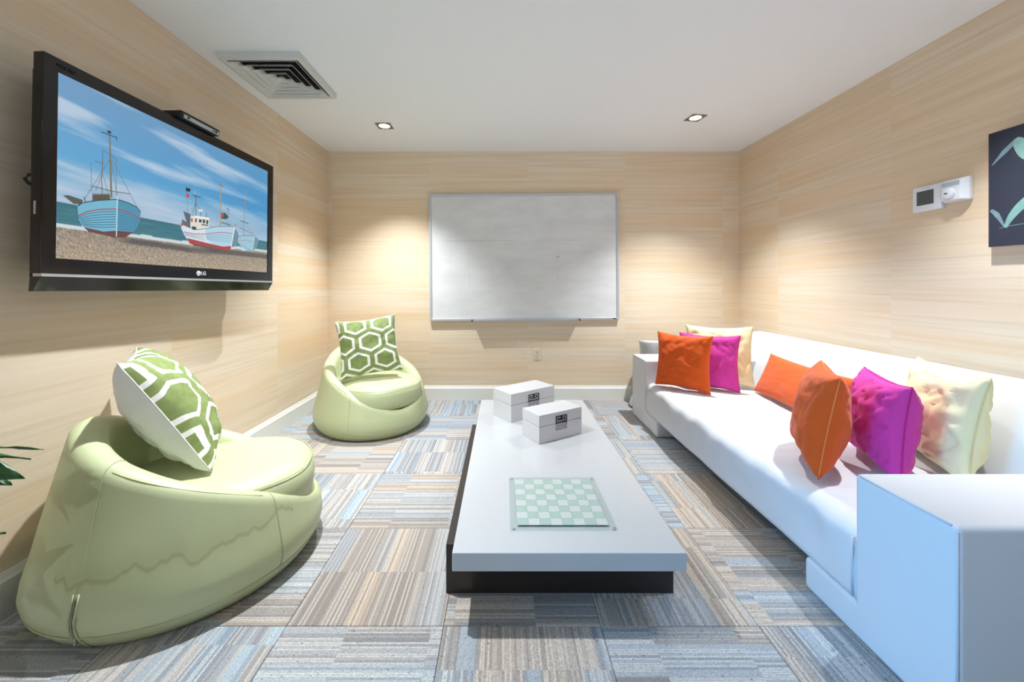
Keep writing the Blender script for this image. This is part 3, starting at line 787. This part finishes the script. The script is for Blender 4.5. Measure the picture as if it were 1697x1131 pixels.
def picture():
    """the beach picture on the screen: flat vector art, colours per corner"""
    V, F, COL = [], [], []
    nx, ny = 260, 146
    def fb(x, y, s=0.0, o_=5):
        return sum(noise.noise((x*2**i, y*2**i, s+i*3.1))/2**i for i in range(o_))
    def mixc(a, b, t):
        t = max(0, min(1, t)); return tuple(p+(q-p)*t for p, q in zip(a, b))
    def bg(u, v):
        hz = 0.697
        foam = 0.832-0.03*max(0, (u-0.5)/0.5)+0.006*noise.noise((u*14, 0, 0))
        if v < hz:
            t = v/hz
            c = mixc((112, 150, 186), (96, 160, 204), t*1.6)
            c = mixc(c, (58, 138, 190), max(0, min(1, u*1.1))*0.75*(1-abs(t-0.5)*0.8))
            c = mixc(c, (178, 192, 206), max(0, (t-0.62)/0.38)*0.85)
            cl = fb(u*1.6+v*1.4, v*9-u*1.2, 2.0)
            c = mixc(c, (186, 200, 218), min(0.85, max(0, cl*1.9+0.16)*(0.9-0.5*u)*(1.1-0.3*t)))
            cl2 = fb(u*2.2, v*7+u*0.8, 7.0)
            c = mixc(c, (206, 204, 208), max(0, cl2+0.12)*max(0, (t-0.55)*1.9)*0.9)
            return c
        if v < foam:
            t = (v-hz)/(foam-hz)
            c = mixc((66, 122, 134), (78, 136, 142), t)
            c = mixc(c, (44, 96, 112), 0.5+0.6*noise.noise((u*12, v*160, 0)))
            if foam-v < 0.022+0.012*noise.noise((u*16, 2, 0)): c = mixc(c, (222, 226, 226), 0.85)
            return c
        c = mixc((146, 136, 122), (176, 158, 136), (v-foam)/(1-foam))
        c = mixc(c, (94, 84, 74), max(0, noise.noise((u*190, v*105, 1))*1.3+0.05))
        c = mixc(c, (206, 192, 172), max(0, noise.noise((u*120, v*64, 9))*0.9-0.05))
        # cast shadows the photographed boats throw on the sand
        sh = lambda a, w_: max(0, min(1, (1-abs(a)/w_)*2.2))
        if 0.16 < u < 0.66: c = mixc(c, (66, 66, 68), 0.72*sh(v-0.858-0.035*(u-0.2)+0.006*noise.noise((u*20, 1, 0)), 0.024)*max(0, min(1, (0.66-u)/0.2))*min(1, (u-0.16)/0.08))
        if 0.50 < u <= 1.0: c = mixc(c, (70, 70, 72), 0.72*sh(v-0.852+0.02*(u-0.62)+0.006*noise.noise((u*22, 3, 0)), 0.028)*min(1, (u-0.5)/0.1))
        return c
    def P3(u, v, lay): return (-SW/2+u*SW, -0.0004*lay, SH/2-v*SH)
    ids = {}
    for j in range(ny+1):
        for i in range(nx+1):
            V.append(P3(i/nx, j/ny, 0))
    cc = {}
    for j in range(ny+1):
        for i in range(nx+1): cc[(i, j)] = lin(bg(i/nx, j/ny))
    for j in range(ny):
        for i in range(nx):
            q = [(i, j), (i, j+1), (i+1, j+1), (i+1, j)]
            F.append([b*(nx+1)+a for a, b in q]); COL += [cc[a] for a in q]
    lay = [1]
    def poly(pts, col, bump_lay=True):
        b = len(V); 
        for (u, v) in pts: V.append(P3(u/1000, v/1000, lay[0]))
        F.append(list(range(b, b+len(pts)))); COL.extend([lin(col)]*len(pts)); 
        lay[0] += 0.15
    def line(pts, wd, col, wd2=None):
        wd2 = wd2 or wd; n = len(pts); L = []; Rr = []
        asp = SW/SH
        for i, p in enumerate(pts):
            a = pts[max(0, i-1)]; c_ = pts[min(n-1, i+1)]
            dx, dy = (c_[0]-a[0])*asp, (c_[1]-a[1]); l = math.hypot(dx, dy) or 1
            hw = (wd+(wd2-wd)*i/max(1, n-1))/2
            L.append((p[0]-dy/l*hw/asp, p[1]+dx/l*hw)); Rr.append((p[0]+dy/l*hw/asp, p[1]-dx/l*hw))
        for i in range(n-1):
            b = len(V)
            for q in (L[i], L[i+1], Rr[i+1], Rr[i]): V.append(P3(q[0]/1000, q[1]/1000, lay[0]))
            F.append([b, b+1, b+2, b+3]); COL.extend([lin(col)]*4)
        lay[0] += 0.15
    DK, WD = (58, 62, 66), (116, 108, 92)
    # boat 1
    poly([(17, 656), (33, 650), (73, 659), (68, 686), (47, 692)], (84, 88, 84))
    for m_, w_ in (([(131, 408), (128, 520), (131, 598)], 5), ([(106, 416), (135, 418)], 4), ([(131, 332), (149, 351)], 4)): line(m_, w_, WD)
    line([(131, 340), (131, 410)], 2, DK)
    for s_ in ([(154, 378), (75, 660)], [(160, 374), (254, 642)], [(157, 376), (179, 587)], [(175, 366), (177, 588)], [(131, 470), (110, 590)], [(131, 480), (150, 590)], [(95, 430), (97, 600)]): line(s_, 3, (120, 112, 98))
    line([(152, 215), (155, 380), (160, 611)], 7, (122, 112, 94), 12); line([(125, 233), (175, 233)], 5, DK); line([(175, 225), (175, 250)], 4, DK)
    poly([(143, 212), (155, 206), (157, 222), (145, 226)], DK)
    line([(154, 350), (175, 366)], 5, WD)
    poly([(100, 616), (154, 593), (157, 640), (100, 655)], (86, 82, 72)); line([(98, 612), (158, 590)], 5, (140, 132, 112))
    line([(99, 568), (160, 570), (226, 559)], 5, (110, 100, 86)); line([(75, 640), (80, 670)], 4, DK)
    h1 = [(56, 700), (70, 676), (115, 645), (179, 612), (220, 620), (250, 636), (264, 662), (263, 714), (250, 772), (232, 809), (208, 835), (174, 844), (135, 831), (75, 815), (61, 777)]
    poly(h1, (110, 176, 200))
    poly([(180, 612), (220, 620), (250, 636), (264, 662), (263, 714), (250, 772), (232, 809), (208, 835), (178, 843)], (74, 140, 168))
    poly([(75, 813), (135, 823), (176, 807), (238, 800), (208, 842), (171, 850), (135, 843), (90, 836)], (104, 62, 62))
    topL = [(57, 755), (85, 721), (125, 694), (178, 672)]; botL = [(76, 812), (110, 816), (140, 812), (177, 800)]
    topR = [(178, 672), (220, 678), (246, 696), (262, 716)]; botR = [(178, 802), (205, 806), (228, 800), (242, 786)]
    for k_ in range(1, 8):
        t = k_/8; line([(a[0]+(b[0]-a[0])*t**1.1, a[1]+(b[1]-a[1])*t) for a, b in zip(topL, botL)], 4, (52, 96, 122))
        line([(a[0]+(b[0]-a[0])*t, a[1]+(b[1]-a[1])*t) for a, b in zip(topR, botR)], 2.5, (60, 112, 140))
    line([(57, 755), (85, 721), (125, 694), (178, 672), (220, 678), (246, 694), (263, 714)], 6, (166, 62, 74))
    line([(56, 700), (70, 676), (115, 645), (179, 612), (220, 620), (250, 636), (264, 662)], 6, (60, 70, 72))
    line([(179, 592), (177, 843)], 7, (186, 206, 214))
    # boat 3 (rightmost) then boat 2
    line([(814, 351), (809, 682)], 8, (148, 142, 128)); line([(786, 557), (844, 565)], 6, DK); line([(794, 364), (833, 359)], 5, (110, 106, 100)); line([(806, 270), (806, 355)], 2, (170, 176, 180)); line([(824, 270), (824, 355)], 2, (170, 176, 180))
    line([(823, 561), (891, 656)], 3, (150, 146, 136)); line([(780, 620), (880, 650)], 4, (96, 92, 84))
    poly([(758, 704), (810, 681), (896, 664), (925, 696), (914, 757), (874, 822), (844, 822), (794, 791), (762, 747)], (150, 190, 208))
    poly([(896, 666), (925, 696), (914, 757), (874, 819)], (104, 140, 158)); line([(760, 738), (827, 723), (891, 725)], 4, (176, 112, 118)); line([(760, 745), (800, 775), (874, 812)], 3, (92, 118, 132)); line([(894, 661), (874, 819)], 6, (196, 206, 208))
    line([(758, 704), (810, 681), (896, 664)], 4, (80, 84, 86)); line([(840, 812), (876, 824)], 8, (132, 100, 86))
    line([(463, 411), (468, 602)], 3, (120, 116, 108)); poly([(459, 409), (481, 410), (481, 432), (459, 436)], (36, 40, 48)); poly([(461, 450), (477, 459), (475, 477), (461, 479)], (206, 62, 72))
    line([(510, 441), (510, 600)], 6, (92, 90, 86)); line([(495, 452), (535, 452)], 6, DK); line([(510, 501), (491, 602)], 4, (92, 90, 86)); line([(510, 501), (532, 553)], 4, (92, 90, 86))
    line([(507, 400), (507, 445)], 3, (190, 196, 198)); line([(524, 390), (524, 450)], 2, (170, 180, 186))
    poly([(524, 548), (547, 546), (547, 561), (525, 564)], (222, 224, 220)); line([(536, 560), (536, 600)], 5, (90, 90, 88)); line([(568, 560), (568, 600)], 4, DK)
    poly([(446, 590), (482, 600), (482, 700), (470, 700)], (84, 98, 112)); poly([(440, 650), (472, 672), (472, 700), (440, 690)], (96, 104, 92))
    poly([(482, 622), (517, 602), (585, 597), (582, 690), (517, 712), (482, 715)], (214, 212, 202)); poly([(482, 622), (517, 602), (585, 597), (585, 607), (517, 612), (482, 630)], (240, 238, 230))
    for q in ([(526, 625), (541, 623), (541, 646), (526, 649)], [(547, 620), (561, 618), (560, 647), (547, 648)], [(567, 618), (579, 617), (577, 649), (567, 649)], [(506, 625), (514, 623), (514, 652), (506, 655)]): poly(q, (58, 66, 74))
    poly([(483, 630), (493, 626), (494, 655), (484, 660)], (206, 86, 66)); line([(540, 662), (578, 658)], 12, (110, 116, 118))
    line([(649, 289), (649, 642)], 11, (160, 148, 118)); line([(640, 296), (662, 312)], 4, DK); line([(659, 443), (739, 596)], 4, (190, 186, 172)); line([(638, 451), (625, 621)], 3, (150, 146, 132)); line([(696, 471), (698, 560)], 5, (96, 100, 96)); line([(686, 484), (708, 490)], 4, DK)
    poly([(652, 534), (677, 522), (702, 550), (687, 574), (655, 579)], (66, 80, 74)); poly([(655, 536), (668, 530), (668, 560), (656, 566)], (196, 74, 80)); line([(655, 610), (715, 616)], 10, (116, 112, 100)); line([(690, 590), (690, 620)], 3, DK)
    h2 = [(432, 688), (443, 693), (471, 703), (517, 708), (560, 689), (631, 651), (717, 627), (747, 625), (766, 672), (770, 696), (758, 788), (720, 800), (666, 815), (598, 817), (535, 823), (476, 817), (454, 772), (438, 727)]
    poly(h2, (204, 218, 226)); poly([(560, 689), (631, 651), (717, 627), (745, 628), (717, 800), (666, 812), (598, 800), (566, 760)], (170, 204, 222))
    poly([(745, 628), (766, 672), (770, 696), (758, 788), (720, 800)], (104, 138, 156))
    for k_ in range(1, 6):
        t = k_/6; line([(562+6*t, 735+45*t), (605, 715+65*t), (659, 697+85*t), (725, 690+88*t)], 3, (96, 138, 166)); line([(450+5*t, 748+24*t), (500, 750+30*t), (558, 738+52*t)], 2.5, (140, 160, 174))
    poly([(462, 785), (517, 792), (569, 800), (666, 810), (717, 795), (717, 815), (695, 840), (659, 840), (598, 826), (535, 829), (478, 824)], (170, 62, 64))
    poly([(476, 817), (535, 823), (598, 822), (659, 832), (655, 842), (590, 838), (500, 836)], (110, 84, 70))
    line([(446, 743), (499, 746), (560, 731), (605, 711), (659, 692), (728, 684)], 6, (186, 72, 82))
    line([(432, 688), (471, 703), (517, 708), (560, 689), (631, 651), (717, 627), (747, 625)], 4, (86, 90, 92)); poly([(432, 680), (441, 682), (443, 705), (434, 702)], (206, 74, 84)); poly([(738, 600), (750, 606), (750, 622), (740, 622)], (206, 96, 100))
    line([(742, 620), (717, 801)], 9, (226, 230, 230)); poly([(486, 692), (508, 688), (512, 712), (490, 716)], (60, 64, 66))
    me = bpy.data.meshes.new('screen'); me.from_pydata(V, [], F); me.update()
    ca = me.color_attributes.new('picture', 'FLOAT_COLOR', 'CORNER')
    flat = [c for col in COL for c in col]; ca.data.foreach_set('color', flat)
    # keep every face turned to the front
    bm = bmesh.new(); bm.from_mesh(me)
    fl = [f for f in bm.faces if f.normal.y > 0]; bmesh.ops.reverse_faces(bm, faces=fl); bm.to_mesh(me); bm.free()
    return me
k = NT('lit_screen'); at = k.n('ShaderNodeVertexColor', layer_name='picture')
M['screen'] = k.set((0.01, 0.01, 0.012, 1), 0.25, spec=0.3, emit=at.outputs[0], estr=0.92)
link('screen', picture(), M['screen'], tv)
tag_cable = tube('power_cable', [(-1.60, 1.42, 1.515), (-1.615, 1.372, 1.508), (-1.63, 1.346, 1.494), (-1.634, 1.339, 1.480), (-1.628, 1.344, 1.466), (-1.615, 1.370, 1.450), (-1.60, 1.42, 1.444)], 0.0055, M['blackm'])
rel(tag_cable, tv)
bpy.context.view_layer.update()
tag_cable.parent = tv; tag_cable.matrix_parent_inverse = tv.matrix_world.inverted()

# set-top box standing on the television
sb = empty('set_top_box', 'small black set-top box with a silver front, on top of the television', 'receiver', (-1.515, 1.945, 1.8955), R(90-1.92))
sb.rotation_euler = (0, 0.0118, R(90-1.92))
o = box('case', (-0.120, -0.022, 0.0), (0.120, 0.085, 0.036), M['blackm'], sb); bevel_mod(o, 0.008, 3)
bm = bmesh.new(); add_prism(bm, [(-0.026, 0.002), (-0.020, 0.002), (-0.020, 0.019), (-0.026, 0.019)], 0.216, lambda a, b, d: (-0.108+d, a, b))
pn = from_bm('front_strip', bm, M['silver'], sb)
for x in (-0.085, 0.085, 0.064, 0.072):
    r = 0.006 if abs(x) > 0.08 else 0.003
    bm = bmesh.new(); add_lathe(bm, [(0, 0), (r, 0), (r, 0.002), (0, 0.002)], 14)
    bmesh.ops.transform(bm, matrix=Matrix.Translation((x, -0.026, 0.011)) @ Matrix.Rotation(PI/2, 4, 'X'), verts=bm.verts[:])
    from_bm('button', bm, M['blackm'], pn)
bm = bmesh.new()
for i in range(6): add_box(bm, (0.005+i*0.012, -0.0225, 0.0275), (0.005, 0.002, 0.004))
from_bm('vent_slot', bm, M['slot'], sb)

# ------------------------------------------------------------------ whiteboard on the back wall
wb = empty('whiteboard', 'aluminium-framed whiteboard with faint wiped marks on the back wall', 'whiteboard', (0.200, 3.795, 1.384))
wb.rotation_euler = (0, -0.0085, 0)
BW, BHt = 1.823, 1.220
box('panel', (-BW/2+0.008, -0.020, -BHt/2+0.008), (BW/2-0.008, -0.004, BHt/2-0.008), M['board'], wb)
fw = 0.022
o = frame_mesh('frame', -BW/2, BW/2, -BHt/2, BHt/2, -BW/2+fw, BW/2-fw, -BHt/2+fw, BHt/2-fw, -0.030, 0.0, M['alu'], wb); bevel_mod(o, 0.003, 2)
bm = bmesh.new()
add_prism(bm, [(-0.030, 0.0), (-0.085, 0.0), (-0.088, 0.010), (-0.084, 0.010), (-0.081, 0.004), (-0.030, 0.006)], 1.02, lambda a, b, d: (-0.50+d, a, b-BHt/2-0.001))
tr = from_bm('pen_tray', bm, M['alu'], wb)
for x in (-0.50, 0.52): box('tray_end_cap', (x-0.006, -0.088, -BHt/2-0.004), (x+0.006, -0.030, -BHt/2+0.012), M['blackm'], tr, 0.001)
box('maker_plate', (BW/2-0.062, -0.0312, -BHt/2+0.006), (BW/2-0.03, -0.0298, -BHt/2+0.014), M['blackm'], wb)
bm = bmesh.new(); add_box(bm, (0.325, -0.0204, -0.005), (0.028, 0.001, 0.005), rot=Matrix.Rotation(R(-14), 4, 'Y'))
from_bm('ink_mark', bm, M['blackm'], wb)
for x, z in ((-0.86, 1), (0.77, 1), (-0.79, -1)): box('frame_clip', (x-0.008, -0.028, z*BHt/2-0.006), (x+0.008, -0.006, z*BHt/2+0.006), M['alu'], wb)

# ------------------------------------------------------------------ wall outlet
ou = empty('wall_outlet', 'small ivory double wall outlet below the whiteboard', 'outlet', (0.325, YB, 0.447))
box('cover_plate', (-0.036, -0.007, -0.058), (0.036, 0.0, 0.058), M['ivory'], ou, 0.003)
for z in (0.021, -0.021):
    rc = box('receptacle', (-0.017, -0.010, z-0.015), (0.017, -0.006, z+0.015), M['socket'], ou, 0.004)
    bm = bmesh.new()
    for x in (-0.007, 0.007): add_box(bm, (x, -0.0102, z+0.004), (0.003, 0.001, 0.010))
    add_box(bm, (0.001, -0.0102, z-0.008), (0.006, 0.001, 0.005))
    from_bm('slot', bm, M['slot'], rc)

# ------------------------------------------------------------------ controls on the right wall
def on_right(name, label, cat, y, z):
    return empty(name, label, cat, (XR, y, z), -PI/2)      # local -y faces into the room, local x runs towards -y
th = on_right('thermostat', 'white square thermostat with a grey display on the right wall', 'thermostat', 2.092, 1.578)
o = box('case', (-0.070, -0.024, -0.066), (0.070, 0.0, 0.066), M['whitepl'], th, 0.004)
o = box('display', (-0.048, -0.0248, -0.034), (0.036, -0.0235, 0.042), M['lcd'], th, 0.0005)
box('label_strip', (-0.02, -0.0246, 0.052), (0.02, -0.0238, 0.055), M['greypl'], th)
dl = on_right('dial_controller', 'white controller with a round dial, right of the square thermostat', 'thermostat', 1.957, 1.590)
bm = bmesh.new()
A = [(-0.055, -0.056), (0.055, -0.056), (0.055, 0.056), (-0.055, 0.056)]; Bf = [(-0.048, -0.050), (0.036, -0.050), (0.036, 0.048), (-0.048, 0.048)]
va = [bm.verts.new((x, 0, z)) for x, z in A]; vm = [bm.verts.new((x, -0.018, z)) for x, z in A]; vb = [bm.verts.new((x, -0.042, z)) for x, z in Bf]
bm.faces.new(va); bm.faces.new(vb)
for i in range(4):
    j = (i+1) % 4; bm.faces.new((va[i], va[j], vm[j], vm[i])); bm.faces.new((vm[i], vm[j], vb[j], vb[i]))
o = from_bm('case', bm, M['whitepl'], dl); bevel_mod(o, 0.003, 2, 15)
box('label_panel', (-0.044, -0.0428, 0.020), (0.033, -0.0415, 0.042), M['greypl'], dl)
bm = bmesh.new(); add_lathe(bm, [(0, 0), (0.026, 0), (0.025, 0.010), (0.021, 0.013), (0, 0.013)], 32)
bmesh.ops.transform(bm, matrix=Matrix.Translation((-0.010, -0.041, -0.016)) @ Matrix.Rotation(PI/2, 4, 'X'), verts=bm.verts[:])
dk = from_bm('dial', bm, M['whitepl'], dl); bevel_mod(dk, 0.001, 1)
box('pointer', (-0.024, -0.0548, -0.018), (-0.010, -0.0538, -0.012), M['slot'], dk)

# ------------------------------------------------------------------ canvas on the right wall
cv = empty('canvas_picture', 'navy canvas picture with pale green curling petals at the right edge', 'picture', (XR, 1.555, 1.552), -PI/2)
box('canvas', (-0.262, -0.032, -0.262), (0.262, -0.001, 0.262), M['canvas_edge'], cv, 0.002)
box('painted_face', (-0.2615, -0.0326, -0.2615), (0.2615, -0.0316, 0.2615), M['canvas'], cv)
def petal_mat(a, b):
    k = NT('painted_petal'); o = k.xyz(k.coord())
    f = k.noise(k.coord(), 30, 4)
    return k.set(k.mix(f, lin(a), lin(b)), 0.8)
PM = petal_mat((88, 136, 134), (150, 190, 178)); PM2 = petal_mat((96, 120, 132), (128, 156, 166))
def petal(pts, wds, mat, lay):
    """flat painted stroke; pts in canvas coordinates (x right, z up)"""
    bm = bmesh.new(); L = []
    P_ = [Vector((a, b)) for a, b in pts]; Q = []
    for i in range(len(P_)-1):
        for s in range(6):
            t = s/6; p0 = P_[max(0, i-1)]; p1 = P_[i]; p2 = P_[i+1]; p3 = P_[min(len(P_)-1, i+2)]
            q = 0.5*((2*p1)+(-p0+p2)*t+(2*p0-5*p1+4*p2-p3)*t*t+(-p0+3*p1-3*p2+p3)*t**3)
            Q.append((q, wds[i]+(wds[i+1]-wds[i])*t))
    Q.append((P_[-1], wds[-1]))
    for i, (q, wd) in enumerate(Q):
        d = (Q[min(i+1, len(Q)-1)][0]-Q[max(0, i-1)][0]).normalized(); n_ = Vector((-d.y, d.x))
        L.append((bm.verts.new((q.x+n_.x*wd, -0.0328-lay*0.0002, q.y+n_.y*wd)), bm.verts.new((q.x-n_.x*wd, -0.0328-lay*0.0002, q.y-n_.y*wd))))
    for (a, b), (c, d) in zip(L, L[1:]): bm.faces.new((a, b, d, c))
    return from_bm('painted_petal', bm, mat, cv)
petal([(-0.250, 0.111), (-0.205, 0.160), (-0.169, 0.193), (-0.155, 0.208)], [0.0005, 0.010, 0.009, 0.004], PM2, 0)
petal([(-0.162, 0.206), (-0.150, 0.180), (-0.125, 0.135), (-0.07, 0.09), (0.0, 0.07)], [0.008, 0.024, 0.030, 0.026, 0.004], PM, 1)
petal([(-0.252, -0.092), (-0.230, -0.118), (-0.202, -0.178)], [0.006, 0.010, 0.002], PM2, 2)
petal([(-0.200, -0.180), (-0.180, -0.135), (-0.139, -0.085), (-0.06, -0.03), (0.03, -0.01)], [0.005, 0.013, 0.019, 0.024, 0.006], PM, 3)
petal([(-0.222, -0.180), (-0.15, -0.172), (0.0, -0.168), (0.2, -0.17)], [0.0012, 0.0014, 0.001, 0.0008], PM2, 4)
petal([(0.05, -0.18), (0.09, -0.02), (0.20, 0.10), (0.24, 0.16)], [0.004, 0.03, 0.02, 0.002], PM, 5)

# ------------------------------------------------------------------ ceiling diffuser
cd = empty('ceiling_vent', 'square white louvred air vent in the ceiling above the television', 'vent', (-1.358, 2.412, ZC))
def ring(name, ho, zo, hi, zi, thick, mat, parent, asp=(0.232, 0.245)):
    """square louvre: outer half size ho at height zo, inner half size hi at zi"""
    bm = bmesh.new(); ax, ay = asp
    def rect(h, z): return [bm.verts.new((sx*h*ax, sy*h*ay, z)) for sx, sy in ((-1, -1), (1, -1), (1, 1), (-1, 1))]
    a, b, c, d = rect(ho, zo), rect(hi, zi), rect(hi, zi+thick), rect(ho, zo+thick)
    for i in range(4):
        j = (i+1) % 4
        bm.faces.new((a[i], a[j], b[j], b[i])); bm.faces.new((b[i], b[j], c[j], c[i])); bm.faces.new((c[i], c[j], d[j], d[i])); bm.faces.new((d[i], d[j], a[j], a[i]))
    return from_bm(name, bm, mat, parent)
box('backing', (-0.22, -0.232, -0.003), (0.22, 0.232, 0.0), M['ventd'], cd)
bm = bmesh.new(); ax, ay = 0.232, 0.245
def rct(h, z): return [bm.verts.new((sx*h*ax, sy*h*ay, z)) for sx, sy in ((-1, -1), (1, -1), (1, 1), (-1, 1))]
rr = [rct(1.0, 0.0), rct(0.985, -0.034), rct(0.90, -0.038), rct(0.86, -0.030), rct(0.86, 0.0)]
for a, b in zip(rr, rr[1:]):
    for i in range(4): bm.faces.new((a[i], a[(i+1) % 4], b[(i+1) % 4], b[i]))
from_bm('frame', bm, M['ventw'], cd)
for h in (0.835, 0.655, 0.475, 0.295):
    ring('louvre', h, -0.036, h-0.135, -0.007, 0.002, M['ventw'], cd)
bm = bmesh.new(); a = rct(0.125, -0.034); t_ = rct(0.02, -0.008)
for i in range(4): bm.faces.new((a[i], a[(i+1) % 4], t_[(i+1) % 4], t_[i]))
bm.faces.new(t_)
from_bm('centre_louvre', bm, M['ventw'], cd)

# ------------------------------------------------------------------ downlights
def downlight(label, x, y, rz=0.0, watts=SPOT_W, group='recessed square downlights', cone=97):
    d = empty('downlight', label, 'ceiling light', (x, y, ZC), rz, group)
    bm = bmesh.new(); n = 32; h = 0.060; ri = 0.043
    O, I, I2 = [], [], []
    for i in range(n):
        a = 2*PI*i/n; c, s = math.cos(a), math.sin(a); m_ = max(abs(c), abs(s))
        O.append(bm.verts.new((h*c/m_, h*s/m_, -0.004))); I.append(bm.verts.new((ri*c, ri*s, -0.004)))
        I2.append(bm.verts.new((ri*c, ri*s, -0.0006)))
    top = [bm.verts.new((v.co.x, v.co.y, -0.0005)) for v in O]
    for i in range(n):
        j = (i+1) % n
        bm.faces.new((O[i], O[j], I[j], I[i])); bm.faces.new((I[i], I[j], I2[j], I2[i])); bm.faces.new((O[i], top[i], top[j], O[j]))
    from_bm('bezel', bm, M['nickel'], d)
    lathe('lens', [(0, -0.0018), (0.0425, -0.0018), (0.0425, -0.0008), (0, -0.0008)], M['bulb'], d, 32, smooth=False)
    L = bpy.data.lights.new('lamp', 'SPOT'); L.energy = watts; L.color = SPOT_COL; L.spot_size = R(cone); L.spot_blend = 1.0; L.shadow_soft_size = 0.022
    lo = bpy.data.objects.new('lamp', L); C.objects.link(lo); lo.parent = d; lo.location = (0, 0, -0.05)
    return d
downlight('left one of the two square recessed downlights visible in the ceiling', -0.965, 3.185)
downlight('right one of the two square recessed downlights, above the far end of the sofa', 1.485, 3.03, R(8))
for x, y, wm, cone, lb in ((-0.80, 1.68, 1.15, 96, 'recessed square ceiling downlight over the foreground pouf chair and the television'),
                           (1.84, 1.62, 0.68, 78, 'recessed square ceiling downlight over the near end of the sofa'),
                           (-1.38, -1.20, 0.26, 165, 'recessed square ceiling downlight behind the viewer, on the plant side of the room'),
                           (1.75, -0.55, 0.05, 124, 'recessed square ceiling downlight behind the viewer, on the sofa side of the room')):
    downlight(lb, x, y, 0, SPOT_W*wm, 'recessed square downlights', cone)

# ------------------------------------------------------------------ potted plant at the left edge
pp = empty('potted_plant', 'leafy green plant at the left edge beside the foreground chair', 'plant', (-1.47, 0.80, 0))
lathe('pot', [(0, 0), (0.09, 0), (0.10, 0.01), (0.125, 0.24), (0.128, 0.25), (0.118, 0.25), (0.112, 0.22), (0, 0.22)], M['pot'], pp)
lathe('soil', [(0, 0.225), (0.112, 0.225), (0.108, 0.232), (0, 0.236)], M['soil'], pp)
def leaf(base, tip, wd, droop=0.02, tilt=0.0):
    base, tip = Vector(base), Vector(tip); d = tip-base; dn = d.normalized()
    side = dn.cross(Vector((0, 0, 1)))
    if side.length < 1e-3: side = Vector((1, 0, 0))
    side.normalize(); up = side.cross(dn)
    side, up = side*math.cos(tilt)+up*math.sin(tilt), up*math.cos(tilt)-side*math.sin(tilt)
    bm = bmesh.new(); rows = []; n = 10
    for i in range(n+1):
        t = i/n; w_ = wd*(math.sin(PI*min(1, t**0.75))**0.9)*(1-0.25*t) if 0 < t < 1 else 0.0006
        c = base+d*t+Vector((0, 0, 1))*(-droop*t*t*2+droop*1.2*t) 
        wv = 0.006*math.sin(t*9+wd*40)
        rows.append([bm.verts.new(c+side*w_*s+up*(abs(s)*w_*0.28+wv*s)) for s in (-1, -0.5, 0, 0.5, 1)])
    for a, b in zip(rows, rows[1:]):
        for k_ in range(4): bm.faces.new((a[k_], a[k_+1], b[k_+1], b[k_]))
    o = from_bm('leaf', bm, M['leaf'], None, True); so = o.modifiers.new('s', 'SOLIDIFY'); so.thickness = 0.0012
    rel(o, pp)
    st_ = tube('leaf_rib', [base+d*t+Vector((0, 0, 1))*(-droop*t*t*2+droop*1.2*t+0.0016) for t in (0, 0.25, 0.5, 0.75, 0.95)], [0.0022, 0.002, 0.0016, 0.0012, 0.0006], M['leafd'], None, 5)
    st_.parent = o
    st_.matrix_parent_inverse = Matrix.Identity(4)
    st_.location = (0, 0, 0)
    st_.matrix_parent_inverse = Matrix.Identity(4)
    return o
crown = [(-1.47, 0.82, 0.40), (-1.50, 0.86, 0.62), (-1.49, 0.90, 0.76), (-1.52, 0.84, 0.88), (-1.46, 0.78, 0.56)]
for top in crown: rel(tube('stem', [(-1.47, 0.80, 0.225), ((-1.47+top[0])/2+0.01, (0.80+top[1])/2, (0.225+top[2])/2), top], [0.007, 0.005, 0.003], M['stem']), pp)
vis = [((-1.46, 0.95, 0.690), (-1.235, 1.055, 0.697), 0.012, 0.03, -0.05), ((-1.45, 0.96, 0.685), (-1.258, 1.045, 0.668), 0.017, 0.02, -0.6),
       ((-1.40, 0.98, 0.655), (-1.262, 1.035, 0.618), 0.036, 0.015, -0.9), ((-1.37, 0.99, 0.645), (-1.292, 1.032, 0.593), 0.030, 0.004, -0.8),
       ((-1.47, 0.90, 0.47), (-1.312, 1.035, 0.478), 0.024, 0.02, -0.5)]
for b_, t_, w_, dr, tl in vis: leaf(b_, t_, w_, dr, tl)
random.seed(3)
for i in range(20):
    top = crown[i % 5]; a = random.uniform(0, 2*PI)
    if -0.2 < math.sin(a) and math.cos(a) > 0.15: a += PI
    ln = random.uniform(0.10, 0.155)
    tip = (max(top[0]+ln*math.cos(a), -1.675), top[1]+ln*math.sin(a), top[2]+random.uniform(-0.06, 0.07))
    leaf(top, tip, random.uniform(0.026, 0.042), 0.03, random.uniform(-0.4, 0.4))
